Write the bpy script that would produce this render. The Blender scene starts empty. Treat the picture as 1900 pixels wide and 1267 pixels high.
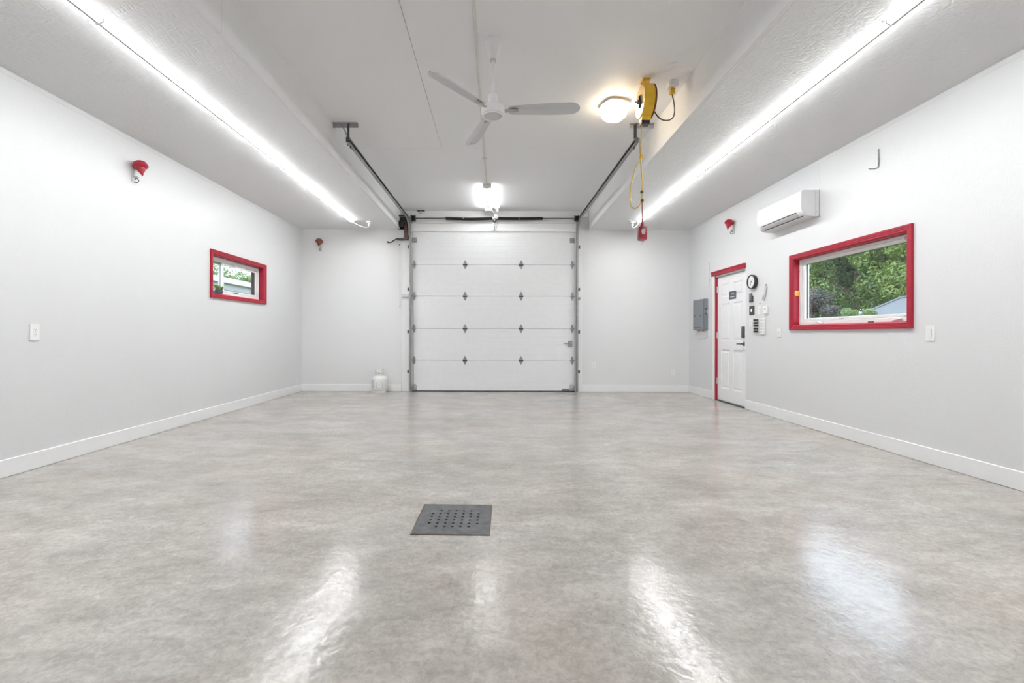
import bpy, bmesh, math, random
from mathutils import Vector, Matrix
import numpy as np

random.seed(7)
PI = math.pi
scene = bpy.context.scene
COL = scene.collection

# ------------------------------------------------------------------ camera
cam_d = bpy.data.cameras.new('camera')
cam_d.sensor_width = 36.0
cam_d.lens = 16.0
cam_d.shift_x = 29.5 / 1900
cam_d.shift_y = -12.5 / 1900
cam_d.clip_start = 0.02
cam_d.clip_end = 300
cam = bpy.data.objects.new('camera', cam_d)
cam.location = (0, 0, 1.075)
cam.rotation_euler = (PI / 2, -0.002, 0)
COL.objects.link(cam)
scene.camera = cam

# ------------------------------------------------------------------ world, exposure
world = bpy.data.worlds.new('overcast_sky')
scene.world = world
world.use_nodes = True
wn, wl = world.node_tree.nodes, world.node_tree.links
bg = wn['Background']
tc = wn.new('ShaderNodeTexCoord')
sep = wn.new('ShaderNodeSeparateXYZ')
ramp = wn.new('ShaderNodeValToRGB')
ramp.color_ramp.elements[0].position = 0.0
ramp.color_ramp.elements[0].color = (0.80, 0.90, 1.0, 1)
ramp.color_ramp.elements[1].position = 0.8
ramp.color_ramp.elements[1].color = (0.66, 0.80, 1.0, 1)
wl.new(tc.outputs['Generated'], sep.inputs[0])
wl.new(sep.outputs['Z'], ramp.inputs[0])
wl.new(ramp.outputs[0], bg.inputs['Color'])
SKY = 6.5
bg.inputs['Strength'].default_value = SKY

vs = scene.view_settings
scene.display_settings.display_device = 'sRGB'
vs.view_transform = 'Standard'
vs.look = 'None'
vs.exposure = 0.05
vs.gamma = 1.0
vs.use_curve_mapping = False
scene.cycles.diffuse_bounces = 8
scene.cycles.max_bounces = 14
scene.cycles.sample_clamp_indirect = 6.0

STRIP_E = 94.0    # radiance of the linear LED diffusers, lower face
SIDE_E = 8.0      # their weaker side faces
TUBE_E = 40.0      # twin tube by the overhead door
LAMP_E = 13.0      # warm ceiling lamp

# ------------------------------------------------------------------ room numbers (metres)
XL, XR, YB, YF = -3.68, 3.645, 8.6, -1.6
ZS, ZC = 3.06, 3.412          # side soffits, raised middle
FXL, FXR = -1.815, 1.745      # inner faces of the soffits
TH = 0.16

# ------------------------------------------------------------------ materials
MATS = {}


def mat(name, color, rough=0.5, metal=0.0, var=0.04, scale=12.0, bump=0.0, bscale=60.0, coat=0.0, emit=None, estr=0.0, spec=0.5, stretch=None):
    m = bpy.data.materials.new(name)
    m.use_nodes = True
    n, l = m.node_tree.nodes, m.node_tree.links
    b = n['Principled BSDF']
    b.inputs['Roughness'].default_value = rough
    b.inputs['Metallic'].default_value = metal
    b.inputs['Coat Weight'].default_value = coat
    b.inputs['Coat Roughness'].default_value = 0.15
    b.inputs['Specular IOR Level'].default_value = spec
    t = n.new('ShaderNodeTexCoord')
    no = n.new('ShaderNodeTexNoise')
    no.inputs['Scale'].default_value = scale
    no.inputs['Detail'].default_value = 4
    l.new(t.outputs['Object'], no.inputs['Vector'])
    r = n.new('ShaderNodeValToRGB')
    c = color
    r.color_ramp.elements[0].position = 0.3
    r.color_ramp.elements[1].position = 0.7
    r.color_ramp.elements[0].color = (c[0] * (1 - var), c[1] * (1 - var), c[2] * (1 - var), 1)
    r.color_ramp.elements[1].color = (min(1, c[0] * (1 + var)), min(1, c[1] * (1 + var)), min(1, c[2] * (1 + var)), 1)
    l.new(no.outputs['Fac'], r.inputs['Fac'])
    l.new(r.outputs['Color'], b.inputs['Base Color'])
    if bump > 0:
        n2 = n.new('ShaderNodeTexNoise')
        n2.inputs['Scale'].default_value = bscale
        n2.inputs['Detail'].default_value = 5
        src = t.outputs['Object']
        if stretch:
            mp = n.new('ShaderNodeMapping')
            mp.inputs['Scale'].default_value = stretch
            l.new(src, mp.inputs['Vector'])
            src = mp.outputs['Vector']
        l.new(src, n2.inputs['Vector'])
        bp = n.new('ShaderNodeBump')
        bp.inputs['Strength'].default_value = bump
        bp.inputs['Distance'].default_value = 0.01
        l.new(n2.outputs['Fac'], bp.inputs['Height'])
        l.new(bp.outputs['Normal'], b.inputs['Normal'])
    if emit:
        b.inputs['Emission Color'].default_value = (*emit, 1)
        b.inputs['Emission Strength'].default_value = estr
    MATS[name] = m
    return m


def osb_mat(name, color, rough, strength, axis='Z', spec=0.5, size=1.0):
    """painted strand board: overlapping elongated flakes in several directions"""
    m = bpy.data.materials.new(name)
    m.use_nodes = True
    n, l = m.node_tree.nodes, m.node_tree.links
    b = n['Principled BSDF']
    b.inputs['Base Color'].default_value = (*color, 1)
    b.inputs['Roughness'].default_value = rough
    b.inputs['Specular IOR Level'].default_value = spec
    t = n.new('ShaderNodeTexCoord')
    warp = n.new('ShaderNodeTexNoise')
    warp.inputs['Scale'].default_value = 3.0
    l.new(t.outputs['Object'], warp.inputs['Vector'])
    last = None
    sc = {'Z': (13, 62, 4), 'X': (4, 13, 62), 'Y': (13, 4, 62)}[axis]
    for k, ang in enumerate((0.35, -0.75, 1.45, 2.4)):
        vr = n.new('ShaderNodeVectorRotate')
        vr.rotation_type = axis + '_AXIS'
        vr.inputs['Angle'].default_value = ang
        l.new(t.outputs['Object'], vr.inputs['Vector'])
        mp = n.new('ShaderNodeMapping')
        mp.inputs['Location'].default_value = (k * 3.1, k * 1.7, k * 2.3)
        mp.inputs['Scale'].default_value = tuple(q / size for q in sc)
        l.new(vr.outputs[0], mp.inputs['Vector'])
        v = n.new('ShaderNodeTexVoronoi')
        v.inputs['Scale'].default_value = 1.0
        v.inputs['Randomness'].default_value = 1.0
        l.new(mp.outputs['Vector'], v.inputs['Vector'])
        if last is None:
            last = v.outputs['Distance']
        else:
            mx = n.new('ShaderNodeMath')
            mx.operation = 'SMOOTH_MIN'
            mx.inputs[2].default_value = 0.2
            l.new(last, mx.inputs[0])
            l.new(v.outputs['Distance'], mx.inputs[1])
            last = mx.outputs[0]
    ad = n.new('ShaderNodeMath')
    ad.operation = 'MULTIPLY_ADD'
    ad.inputs[1].default_value = 1.2
    l.new(warp.outputs['Fac'], ad.inputs[0])
    l.new(last, ad.inputs[2])
    bp = n.new('ShaderNodeBump')
    bp.inputs['Strength'].default_value = strength
    bp.inputs['Distance'].default_value = 0.004
    l.new(ad.outputs[0], bp.inputs['Height'])
    l.new(bp.outputs['Normal'], b.inputs['Normal'])
    MATS[name] = m
    return m


def concrete_mat():
    m = bpy.data.materials.new('polished_concrete')
    m.use_nodes = True
    n, l = m.node_tree.nodes, m.node_tree.links
    b = n['Principled BSDF']
    t = n.new('ShaderNodeTexCoord')

    def noise(scale, detail, dist=0.0, rough=0.55, sc=(1, 1, 1)):
        mp = n.new('ShaderNodeMapping')
        mp.inputs['Scale'].default_value = sc
        l.new(t.outputs['Object'], mp.inputs['Vector'])
        x = n.new('ShaderNodeTexNoise')
        x.inputs['Scale'].default_value = scale
        x.inputs['Detail'].default_value = detail
        x.inputs['Distortion'].default_value = dist
        x.inputs['Roughness'].default_value = rough
        l.new(mp.outputs['Vector'], x.inputs['Vector'])
        return x

    def mixc(fac, a, c, kind='MIX'):
        x = n.new('ShaderNodeMix')
        x.data_type = 'RGBA'
        x.blend_type = kind
        if hasattr(fac, 'links'):
            l.new(fac, x.inputs[0])
        else:
            x.inputs[0].default_value = fac
        for i, s in ((6, a), (7, c)):
            if hasattr(s, 'links'):
                l.new(s, x.inputs[i])
            else:
                x.inputs[i].default_value = s
        return x.outputs[2]

    def ramp(src, p0, p1, c0=(0, 0, 0, 1), c1=(1, 1, 1, 1)):
        r = n.new('ShaderNodeValToRGB')
        r.color_ramp.elements[0].position = p0
        r.color_ramp.elements[1].position = p1
        r.color_ramp.elements[0].color = c0
        r.color_ramp.elements[1].color = c1
        l.new(src, r.inputs['Fac'])
        return r.outputs['Color']

    big = noise(1.15, 6, 0.15, 0.55, (0.6, 1.3, 1))
    mid = noise(3.4, 8, 0.25, 0.62, (0.7, 1.3, 1))
    fine = noise(38, 7, 0.8, 0.72)
    tint = noise(0.9, 3)
    c = ramp(big.outputs['Fac'], 0.28, 0.74, (0.285, 0.268, 0.248, 1), (0.580, 0.560, 0.534, 1))
    c2 = ramp(mid.outputs['Fac'], 0.26, 0.76, (0.283, 0.268, 0.250, 1), (0.615, 0.597, 0.572, 1))
    c = mixc(0.5, c, c2)
    warm = ramp(tint.outputs['Fac'], 0.36, 0.66)
    c = mixc(warm, c, mixc(0.7, c, (1.0, 0.925, 0.865, 1), 'MULTIPLY'))
    chip = noise(9, 9, 0.9, 0.68, (0.7, 1.2, 1))
    c = mixc(0.8, c, ramp(chip.outputs['Fac'], 0.30, 0.70, (0.78, 0.775, 0.765, 1), (1.16, 1.16, 1.155, 1)), 'MULTIPLY')
    fleck = noise(75, 4, 0.6, 0.6)
    c = mixc(0.7, c, ramp(fleck.outputs['Fac'], 0.29, 0.36, (0.62, 0.61, 0.60, 1), (1, 1, 1, 1)), 'MULTIPLY')
    fr = ramp(fine.outputs['Fac'], 0.30, 0.72, (0.74, 0.73, 0.72, 1), (1.18, 1.18, 1.18, 1))
    c = mixc(0.85, c, fr, 'MULTIPLY')
    l.new(c, b.inputs['Base Color'])
    rr = n.new('ShaderNodeMapRange')
    rr.inputs['From Min'].default_value = 0.3
    rr.inputs['From Max'].default_value = 0.7
    rr.inputs['To Min'].default_value = 0.15
    rr.inputs['To Max'].default_value = 0.23
    l.new(mid.outputs['Fac'], rr.inputs['Value'])
    l.new(rr.outputs[0], b.inputs['Roughness'])
    b.inputs['Specular IOR Level'].default_value = 0.5
    pit = noise(30, 3, 0.2, 0.5)
    sw = noise(5, 2, 0.0, 0.5)
    hs = n.new('ShaderNodeMath')
    hs.operation = 'MULTIPLY_ADD'
    hs.inputs[1].default_value = 2.2
    l.new(sw.outputs['Fac'], hs.inputs[0])
    l.new(pit.outputs['Fac'], hs.inputs[2])
    bp = n.new('ShaderNodeBump')
    bp.inputs['Strength'].default_value = 0.12
    bp.inputs['Distance'].default_value = 0.01
    l.new(hs.outputs[0], bp.inputs['Height'])
    l.new(bp.outputs['Normal'], b.inputs['Normal'])
    MATS['concrete'] = m
    return m


def pane_mat():
    m = bpy.data.materials.new('window_glass')
    m.use_nodes = True
    n, l = m.node_tree.nodes, m.node_tree.links
    n.remove(n['Principled BSDF'])
    out = n['Material Output']
    tr = n.new('ShaderNodeBsdfTransparent')
    tr.inputs['Color'].default_value = (0.965, 0.975, 0.972, 1)
    gl = n.new('ShaderNodeBsdfGlossy')
    gl.inputs['Roughness'].default_value = 0.02
    lw = n.new('ShaderNodeLayerWeight')
    lw.inputs['Blend'].default_value = 0.5
    pw = n.new('ShaderNodeMath')
    pw.operation = 'POWER'
    pw.inputs[1].default_value = 5.0
    l.new(lw.outputs['Facing'], pw.inputs[0])
    fr = n.new('ShaderNodeMath')
    fr.operation = 'MULTIPLY_ADD'
    fr.inputs[1].default_value = 0.9
    fr.inputs[2].default_value = 0.04
    l.new(pw.outputs[0], fr.inputs[0])
    mx = n.new('ShaderNodeMixShader')
    l.new(fr.outputs[0], mx.inputs[0])
    l.new(tr.outputs[0], mx.inputs[1])
    l.new(gl.outputs[0], mx.inputs[2])
    l.new(mx.outputs[0], out.inputs['Surface'])
    MATS['pane'] = m


def leaf_mat(name, c1, c2):
    m = bpy.data.materials.new(name)
    m.use_nodes = True
    n, l = m.node_tree.nodes, m.node_tree.links
    b = n['Principled BSDF']
    out = n['Material Output']
    t = n.new('ShaderNodeTexCoord')
    no = n.new('ShaderNodeTexNoise')
    no.inputs['Scale'].default_value = 1.6
    no.inputs['Detail'].default_value = 6
    no.inputs['Roughness'].default_value = 0.7
    l.new(t.outputs['Object'], no.inputs['Vector'])
    r = n.new('ShaderNodeValToRGB')
    r.color_ramp.elements[0].position = 0.35
    r.color_ramp.elements[1].position = 0.65
    r.color_ramp.elements[0].color = (*c1, 1)
    r.color_ramp.elements[1].color = (*c2, 1)
    l.new(no.outputs['Fac'], r.inputs['Fac'])
    l.new(r.outputs['Color'], b.inputs['Base Color'])
    b.inputs['Roughness'].default_value = 0.55
    tl = n.new('ShaderNodeBsdfTranslucent')
    l.new(r.outputs['Color'], tl.inputs['Color'])
    mx = n.new('ShaderNodeMixShader')
    mx.inputs[0].default_value = 0.25
    l.new(b.outputs[0], mx.inputs[1])
    l.new(tl.outputs[0], mx.inputs[2])
    l.new(mx.outputs[0], out.inputs['Surface'])
    MATS[name] = m


osb_mat('wall_paint', (0.715, 0.719, 0.725), 0.36, 0.22, 'X')
osb_mat('back_wall_paint', (0.765, 0.766, 0.77), 0.42, 0.10, 'Y')
osb_mat('ceiling_paint', (0.915, 0.92, 0.93), 0.5, 0.3, size=1.3)
osb_mat('soffit_paint', (0.90, 0.907, 0.915), 0.45, 0.7, size=1.5)
mat('trim_white', (0.86, 0.86, 0.86), 0.35, var=0.01, bump=0.04, bscale=40)
mat('fascia_white', (0.88, 0.885, 0.89), 0.5, var=0.01, bump=0.05, bscale=50)
concrete_mat()
pane_mat()
mat('door_white', (0.82, 0.825, 0.835), 0.38, var=0.015, bump=0.03, bscale=80)
mat('steel_door_white', (0.85, 0.852, 0.86), 0.35, var=0.012, bump=0.03, bscale=80)
mat('red_trim', (0.34, 0.015, 0.034), 0.42, spec=0.3, var=0.08, bump=0.05, bscale=50)
mat('red_plastic', (0.33, 0.008, 0.024), 0.28, var=0.06, coat=0.2)
mat('red_lamp', (0.27, 0.014, 0.025), 0.35, var=0.08)
mat('rust_red', (0.17, 0.045, 0.03), 0.5, var=0.25)
mat('white_plastic', (0.84, 0.84, 0.835), 0.35, var=0.01)
mat('white_gloss', (0.86, 0.86, 0.865), 0.25, var=0.01)
mat('vinyl', (0.84, 0.84, 0.835), 0.35, var=0.015)
mat('grey_plastic', (0.42, 0.42, 0.42), 0.4, var=0.05)
mat('keel_grey', (0.52, 0.52, 0.52), 0.4, var=0.04)
mat('light_grey', (0.62, 0.62, 0.62), 0.4, var=0.04)
mat('black_plastic', (0.018, 0.018, 0.02), 0.35, var=0.1)
mat('dark_grey', (0.06, 0.062, 0.068), 0.4, var=0.1)
mat('slate_grey', (0.075, 0.085, 0.10), 0.4, var=0.08)
mat('galvanised', (0.33, 0.335, 0.34), 0.42, metal=0.75, var=0.18, scale=30)
mat('track_steel', (0.10, 0.102, 0.105), 0.45, metal=0.6, var=0.2, scale=20)
mat('zinc_light', (0.42, 0.425, 0.43), 0.45, metal=0.15, var=0.15, scale=25)
mat('track_zinc', (0.30, 0.305, 0.31), 0.42, metal=0.5, var=0.15, scale=20)
mat('dark_steel', (0.05, 0.05, 0.052), 0.4, metal=0.5, var=0.2)
mat('shaft_steel', (0.16, 0.16, 0.165), 0.35, metal=0.8, var=0.1)
mat('spring_black', (0.022, 0.016, 0.015), 0.42, metal=0.3, var=0.3, scale=40)
mat('motor_brown', (0.10, 0.045, 0.04), 0.4, metal=0.3, var=0.15)
mat('panel_grey', (0.205, 0.225, 0.25), 0.42, var=0.04)
mat('fan_white', (0.93, 0.93, 0.935), 0.35, var=0.015)
mat('fan_blade', (0.62, 0.625, 0.635), 0.4, var=0.02)
mat('yellow_paint', (0.72, 0.43, 0.012), 0.32, var=0.05, coat=0.3)
mat('yellow_cord', (0.58, 0.40, 0.10), 0.5, var=0.1)
mat('brown_cord', (0.10, 0.075, 0.05), 0.5, var=0.1)
mat('red_cord', (0.24, 0.06, 0.05), 0.5, var=0.1)
mat('brass', (0.80, 0.70, 0.54), 0.35, metal=0.1, var=0.1)
mat('drain_steel', (0.120, 0.124, 0.128), 0.5, metal=0.35, var=0.3, scale=18, bump=0.08, bscale=70)
mat('rusty_edge', (0.13, 0.095, 0.07), 0.7, var=0.3, scale=25)
mat('pit_black', (0.008, 0.008, 0.008), 0.9, var=0.2)
mat('chrome', (0.55, 0.55, 0.55), 0.25, metal=1.0, var=0.05)
mat('rubber', (0.015, 0.015, 0.015), 0.7, var=0.1)
mat('conduit_paint', (0.74, 0.72, 0.68), 0.45, var=0.03)
mat('tank_white', (0.80, 0.795, 0.77), 0.35, var=0.02)
mat('tank_blue', (0.55, 0.63, 0.72), 0.45, var=0.05)
mat('print_grey', (0.42, 0.42, 0.42), 0.6, var=0.35, scale=90)
mat('clear_sheet', (0.70, 0.70, 0.69), 0.25, var=0.04, bump=0.5, bscale=30)
mat('orange_disc', (0.72, 0.33, 0.03), 0.4, var=0.05)
mat('led_diffuser', (0.9, 0.9, 0.9), 0.5, emit=(0.97, 0.985, 1.0), estr=STRIP_E, var=0.0)
mat('led_side', (0.9, 0.9, 0.9), 0.5, emit=(0.97, 0.985, 1.0), estr=SIDE_E, var=0.0)
mat('tube_glow', (0.9, 0.9, 0.9), 0.5, emit=(0.97, 0.985, 1.0), estr=TUBE_E, var=0.0)
mat('warm_glass', (0.9, 0.88, 0.8), 0.3, emit=(1.0, 0.82, 0.58), estr=LAMP_E, var=0.0)
mat('button_lit', (0.9, 0.85, 0.8), 0.4, emit=(1.0, 0.9, 0.8), estr=0.4, var=0.0)
mat('bark', (0.10, 0.075, 0.06), 0.85, var=0.3, scale=8, bump=0.5, bscale=14)
mat('lawn_green', (0.12, 0.19, 0.06), 0.9, var=0.25, scale=3, bump=0.4, bscale=20)
mat('house_siding', (0.20, 0.207, 0.21), 0.7, var=0.06, scale=4)
mat('house_fascia', (0.40, 0.40, 0.40), 0.5, var=0.02)
mat('roof_blue', (0.125, 0.13, 0.13), 0.95, spec=0.1, var=0.12, scale=6, bump=0.4, bscale=40)
mat('house_cream', (0.3, 0.28, 0.24), 0.7, var=0.06)
leaf_mat('leaf_mid', (0.066, 0.118, 0.036), (0.205, 0.285, 0.088))
leaf_mat('leaf_dark', (0.036, 0.070, 0.034), (0.105, 0.165, 0.070))
leaf_mat('leaf_yellow', (0.090, 0.150, 0.032), (0.235, 0.300, 0.072))
leaf_mat('leaf_plum', (0.05, 0.048, 0.042), (0.13, 0.122, 0.10))
leaf_mat('leaf_plant', (0.24, 0.38, 0.14), (0.50, 0.62, 0.32))


# ------------------------------------------------------------------ mesh builder
class MB:
    def __init__(self):
        self.bm = bmesh.new()

    def _merge(self, t, M=None):
        if M is not None:
            bmesh.ops.transform(t, matrix=M, verts=t.verts)
        me = bpy.data.meshes.new('tmp')
        t.to_mesh(me)
        t.free()
        self.bm.from_mesh(me)
        bpy.data.meshes.remove(me)
        return self

    def box(self, x0, x1, y0, y1, z0, z1, bev=0.0, M=None, seg=1):
        t = bmesh.new()
        bmesh.ops.create_cube(t, size=1.0)
        for v in t.verts:
            v.co = Vector(((x0 + x1) / 2 + v.co.x * (x1 - x0), (y0 + y1) / 2 + v.co.y * (y1 - y0), (z0 + z1) / 2 + v.co.z * (z1 - z0)))
        if bev > 0:
            bmesh.ops.bevel(t, geom=t.edges[:], offset=bev, segments=seg, affect='EDGES', profile=0.5)
        return self._merge(t, M)

    def lathe(self, prof, n=24, M=None, a0=0.0, a1=2 * PI):
        """prof: (r, z) list, revolved round local Z"""
        t = bmesh.new()
        full = abs(a1 - a0 - 2 * PI) < 1e-6
        k = n if full else n + 1
        rings = []
        for r, z in prof:
            if r < 1e-6 and full:
                rings.append([t.verts.new((0, 0, z))])
            else:
                rings.append([t.verts.new((r * math.cos(a0 + (a1 - a0) * i / n), r * math.sin(a0 + (a1 - a0) * i / n), z)) for i in range(k)])
        for a, b in zip(rings, rings[1:]):
            for i in range(n):
                j = (i + 1) % k
                if len(a) == 1 and len(b) == 1:
                    continue
                if len(a) == 1:
                    t.faces.new((a[0], b[j], b[i]))
                elif len(b) == 1:
                    t.faces.new((a[i], a[j], b[0]))
                else:
                    t.faces.new((a[i], a[j], b[j], b[i]))
        bmesh.ops.recalc_face_normals(t, faces=t.faces[:])
        return self._merge(t, M)

    def cyl(self, p0, p1, r, n=12, r2=None):
        p0, p1 = Vector(p0), Vector(p1)
        d = p1 - p0
        L = d.length
        q = d.to_track_quat('Z', 'Y').to_matrix().to_4x4()
        r2 = r if r2 is None else r2
        return self.lathe([(0, 0), (r, 0), (r2, L), (0, L)], n, Matrix.Translation(p0) @ q)

    def tube(self, pts, r, n=8):
        pts = [Vector(p) for p in pts]
        t = bmesh.new()
        up = Vector((0, 0, 1))
        rings = []
        prev = None
        for i, p in enumerate(pts):
            a = pts[max(0, i - 1)]
            b = pts[min(len(pts) - 1, i + 1)]
            d = (b - a).normalized()
            if prev is None:
                s = d.cross(up)
                if s.length < 1e-3:
                    s = d.cross(Vector((1, 0, 0)))
            else:
                s = prev - d * prev.dot(d)
            s.normalize()
            prev = s
            w = d.cross(s)
            rings.append([t.verts.new(p + (s * math.cos(2 * PI * k / n) + w * math.sin(2 * PI * k / n)) * r) for k in range(n)])
        for a, b in zip(rings, rings[1:]):
            for k in range(n):
                t.faces.new((a[k], a[(k + 1) % n], b[(k + 1) % n], b[k]))
        t.faces.new(rings[0])
        t.faces.new(rings[-1][::-1])
        bmesh.ops.recalc_face_normals(t, faces=t.faces[:])
        return self._merge(t)

    def prism(self, poly, d0, d1, axis='y', M=None, bev=0.0):
        """poly in the plane across axis; axis y: (x,z); x: (y,z); z: (x,y)"""
        t = bmesh.new()

        def P(p, d):
            return (p[0], d, p[1]) if axis == 'y' else (d, p[0], p[1]) if axis == 'x' else (p[0], p[1], d)
        a = [t.verts.new(P(p, d0)) for p in poly]
        b = [t.verts.new(P(p, d1)) for p in poly]
        n = len(poly)
        for i in range(n):
            t.faces.new((a[i], a[(i + 1) % n], b[(i + 1) % n], b[i]))
        t.faces.new(a[::-1])
        t.faces.new(b)
        bmesh.ops.recalc_face_normals(t, faces=t.faces[:])
        if bev > 0:
            bmesh.ops.bevel(t, geom=t.edges[:], offset=bev, segments=2, affect='EDGES', profile=0.5)
        return self._merge(t, M)

    def sweep(self, prof, path, closed=False):
        """prof: (x, n) points (x sideways, n along the path normal); path: (y, z) list at x=0"""
        t = bmesh.new()
        rings = []
        for i, p in enumerate(path):
            a = path[max(0, i - 1)]
            b = path[min(len(path) - 1, i + 1)]
            d = Vector((b[0] - a[0], b[1] - a[1])).normalized()
            nn = Vector((-d.y, d.x))
            rings.append([t.verts.new((q[0], p[0] + nn.x * q[1], p[1] + nn.y * q[1])) for q in prof])
        m = len(prof)
        for a, b in zip(rings, rings[1:]):
            for k in range(m):
                t.faces.new((a[k], a[(k + 1) % m], b[(k + 1) % m], b[k]))
        t.faces.new(rings[0])
        t.faces.new(rings[-1][::-1])
        bmesh.ops.recalc_face_normals(t, faces=t.faces[:])
        return self._merge(t)

    def build(self, name, material, parent=None, loc=(0, 0, 0), rot=(0, 0, 0), smooth=True, angle=35):
        me = bpy.data.meshes.new(name)
        self.bm.to_mesh(me)
        self.bm.free()
        me.materials.append(MATS[material] if isinstance(material, str) else material)
        if smooth:
            me.polygons.foreach_set('use_smooth', [True] * len(me.polygons))
            me.set_sharp_from_angle(angle=math.radians(angle))
        o = bpy.data.objects.new(name, me)
        o.location = loc
        o.rotation_euler = rot
        COL.objects.link(o)
        if parent is not None:
            o.parent = parent
        return o


def tag(o, label=None, cat=None, group=None, kind=None):
    if label:
        o['label'] = label
    if cat:
        o['category'] = cat
    if group:
        o['group'] = group
    if kind:
        o['kind'] = kind
    return o


def thing(name, label, cat, loc=(0, 0, 0), rz=0.0, group=None, kind=None):
    o = bpy.data.objects.new(name, None)
    o.empty_display_size = 0.05
    COL.objects.link(o)
    o.location = loc
    o.rotation_euler = (0, 0, rz)
    return tag(o, label, cat, group, kind)


def copy_tree(o, parent=None):
    c = o.copy()
    COL.objects.link(c)
    if parent is not None:
        c.parent = parent
        c.matrix_parent_inverse = Matrix()
    for ch in [k for k in bpy.data.objects if k.parent == o]:
        copy_tree(ch, c)
    return c


RIGHT, LEFT = -PI / 2, PI / 2      # facing of things hung on the side walls


def arc(cx, cy, r, a0, a1, n):
    return [(cx + r * math.cos(a0 + (a1 - a0) * i / n), cy + r * math.sin(a0 + (a1 - a0) * i / n)) for i in range(n + 1)]


def bez(p0, p1, p2, p3, n=14):
    out = []
    for i in range(n + 1):
        t = i / n
        a, b, c, d = (1 - t) ** 3, 3 * t * (1 - t) ** 2, 3 * t * t * (1 - t), t ** 3
        out.append(tuple(a * p0[k] + b * p1[k] + c * p2[k] + d * p3[k] for k in range(3)))
    return out


# ------------------------------------------------------------------ floor
DX, DY = -0.24, 2.655          # floor drain
fl = MB()
hx, hy = 0.185, 0.19
fl.box(XL - TH, DX - hx, YF, YB + 0.2, -0.12, 0)
fl.box(DX + hx, XR + TH, YF, YB + 0.2, -0.12, 0)
fl.box(DX - hx, DX + hx, YF, DY - hy, -0.12, 0)
fl.box(DX - hx, DX + hx, DY + hy, YB + 0.2, -0.12, 0)
bmesh.ops.remove_doubles(fl.bm, verts=fl.bm.verts, dist=1e-5)
tag(fl.build('floor', 'concrete', smooth=False), 'polished grey concrete garage floor with mottled stains', 'floor', kind='structure')


# ------------------------------------------------------------------ walls
def wall_cells(mb, along, ys, zs, holes, f0, f1):
    """boxes for every cell of the (ys, zs) grid that no hole covers"""
    for i in range(len(ys) - 1):
        run = None
        cells = []
        for j in range(len(zs) - 1):
            cy, cz = (ys[i] + ys[i + 1]) / 2, (zs[j] + zs[j + 1]) / 2
            solid = not any(h[0] < cy < h[1] and h[2] < cz < h[3] for h in holes)
            if solid:
                run = [zs[j], zs[j + 1]] if run is None else [run[0], zs[j + 1]]
            if not solid or j == len(zs) - 2:
                if run:
                    cells.append(run)
                run = None
        for z0, z1 in cells:
            if along == 'y':
                mb.box(f0, f1, ys[i], ys[i + 1], z0, z1)
            else:
                mb.box(ys[i], ys[i + 1], f0, f1, z0, z1)


WL = (5.895, 7.205, 1.60, 2.125)      # left window opening y0 y1 z0 z1
WR = (4.025, 5.58, 1.19, 2.005)       # right window opening
DO = (6.645, 7.572, 0.0, 2.055)       # side door opening
w = MB()
wall_cells(w, 'y', [YF, WL[0], WL[1], YB + TH], [0, WL[2], WL[3], ZC + 0.1], [WL], XL - TH, XL)
tag(w.build('wall_left', 'wall_paint', smooth=False), 'white painted left garage wall with the small window', 'wall', kind='structure')
w = MB()
wall_cells(w, 'y', [YF, WR[0], 5.1285, 5.1315, WR[1], DO[0], DO[1], YB + TH], [0, WR[2], WR[3], DO[3], 2.44, ZC + 0.1],
           [WR, DO, (5.1285, 5.1315, 2.44, 9)], XR, XR + TH)
w.box(XR + 0.006, XR + TH - 0.02, 5.12, 5.14, 2.44, ZC)
tag(w.build('wall_right', 'wall_paint', smooth=False), 'white painted right garage wall with large window and side door', 'wall', kind='structure')
OX0, OX1, OZ = -1.585, 1.493, 3.015
w = MB()
wall_cells(w, 'x', [XL - TH, OX0, OX1, XR + TH], [0, OZ, ZC + 0.1], [(OX0, OX1, 0, OZ)], YB, YB + TH)
tag(w.build('wall_back', 'back_wall_paint', smooth=False), 'white end wall around the overhead garage door', 'wall', kind='structure')
w = MB()
w.box(XL - TH, XR + TH, YF - TH, YF, 0, ZC + 0.1)
tag(w.build('wall_front', 'wall_paint', smooth=False), 'white end wall behind the viewer', 'wall', kind='structure')

# ------------------------------------------------------------------ ceiling: sheets with open joints, fascia boards, soffits
ceil = MB().box(XL - TH, XR + TH, YF, YB + TH, ZC + 0.02, ZC + 0.1).build('ceiling', 'ceiling_paint', smooth=False)
tag(ceil, 'white raised ceiling of textured sheets between two lower side soffits', 'ceiling', kind='structure')
J = 0.002
for x0, x1, y0, y1 in ((FXL - 0.02, -0.685 - J, YF, 5.713 - J), (-0.685 + J, FXR + 0.02, YF, 5.713 - J), (FXL - 0.02, FXR + 0.02, 5.713 + J, YB)):
    MB().box(x0, x1, y0, y1, ZC, ZC + 0.019, bev=0.001).build('ceiling_panel', 'ceiling_paint', ceil, smooth=False)
for x0, x1, y0, y1 in ((FXL - 0.03, FXL, YF, 3.0 - J), (FXL - 0.03, FXL, 3.0 + J, YB), (FXR, FXR + 0.03, YF, YB)):
    MB().box(x0, x1, y0, y1, ZS - 0.002, ZC + 0.018, bev=0.003).build('fascia_board', 'fascia_white', ceil, smooth=False)
for x0, x1, y0, y1 in ((XL, FXL - 0.031, YF, YB), (FXR + 0.031, XR, YF, 4.96), (FXR + 0.031, XR, 4.965, YB)):
    MB().box(x0, x1, y0, y1, ZS, ZS + 0.02, bev=0.001).build('soffit_panel', 'soffit_paint', ceil, smooth=False)


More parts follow.
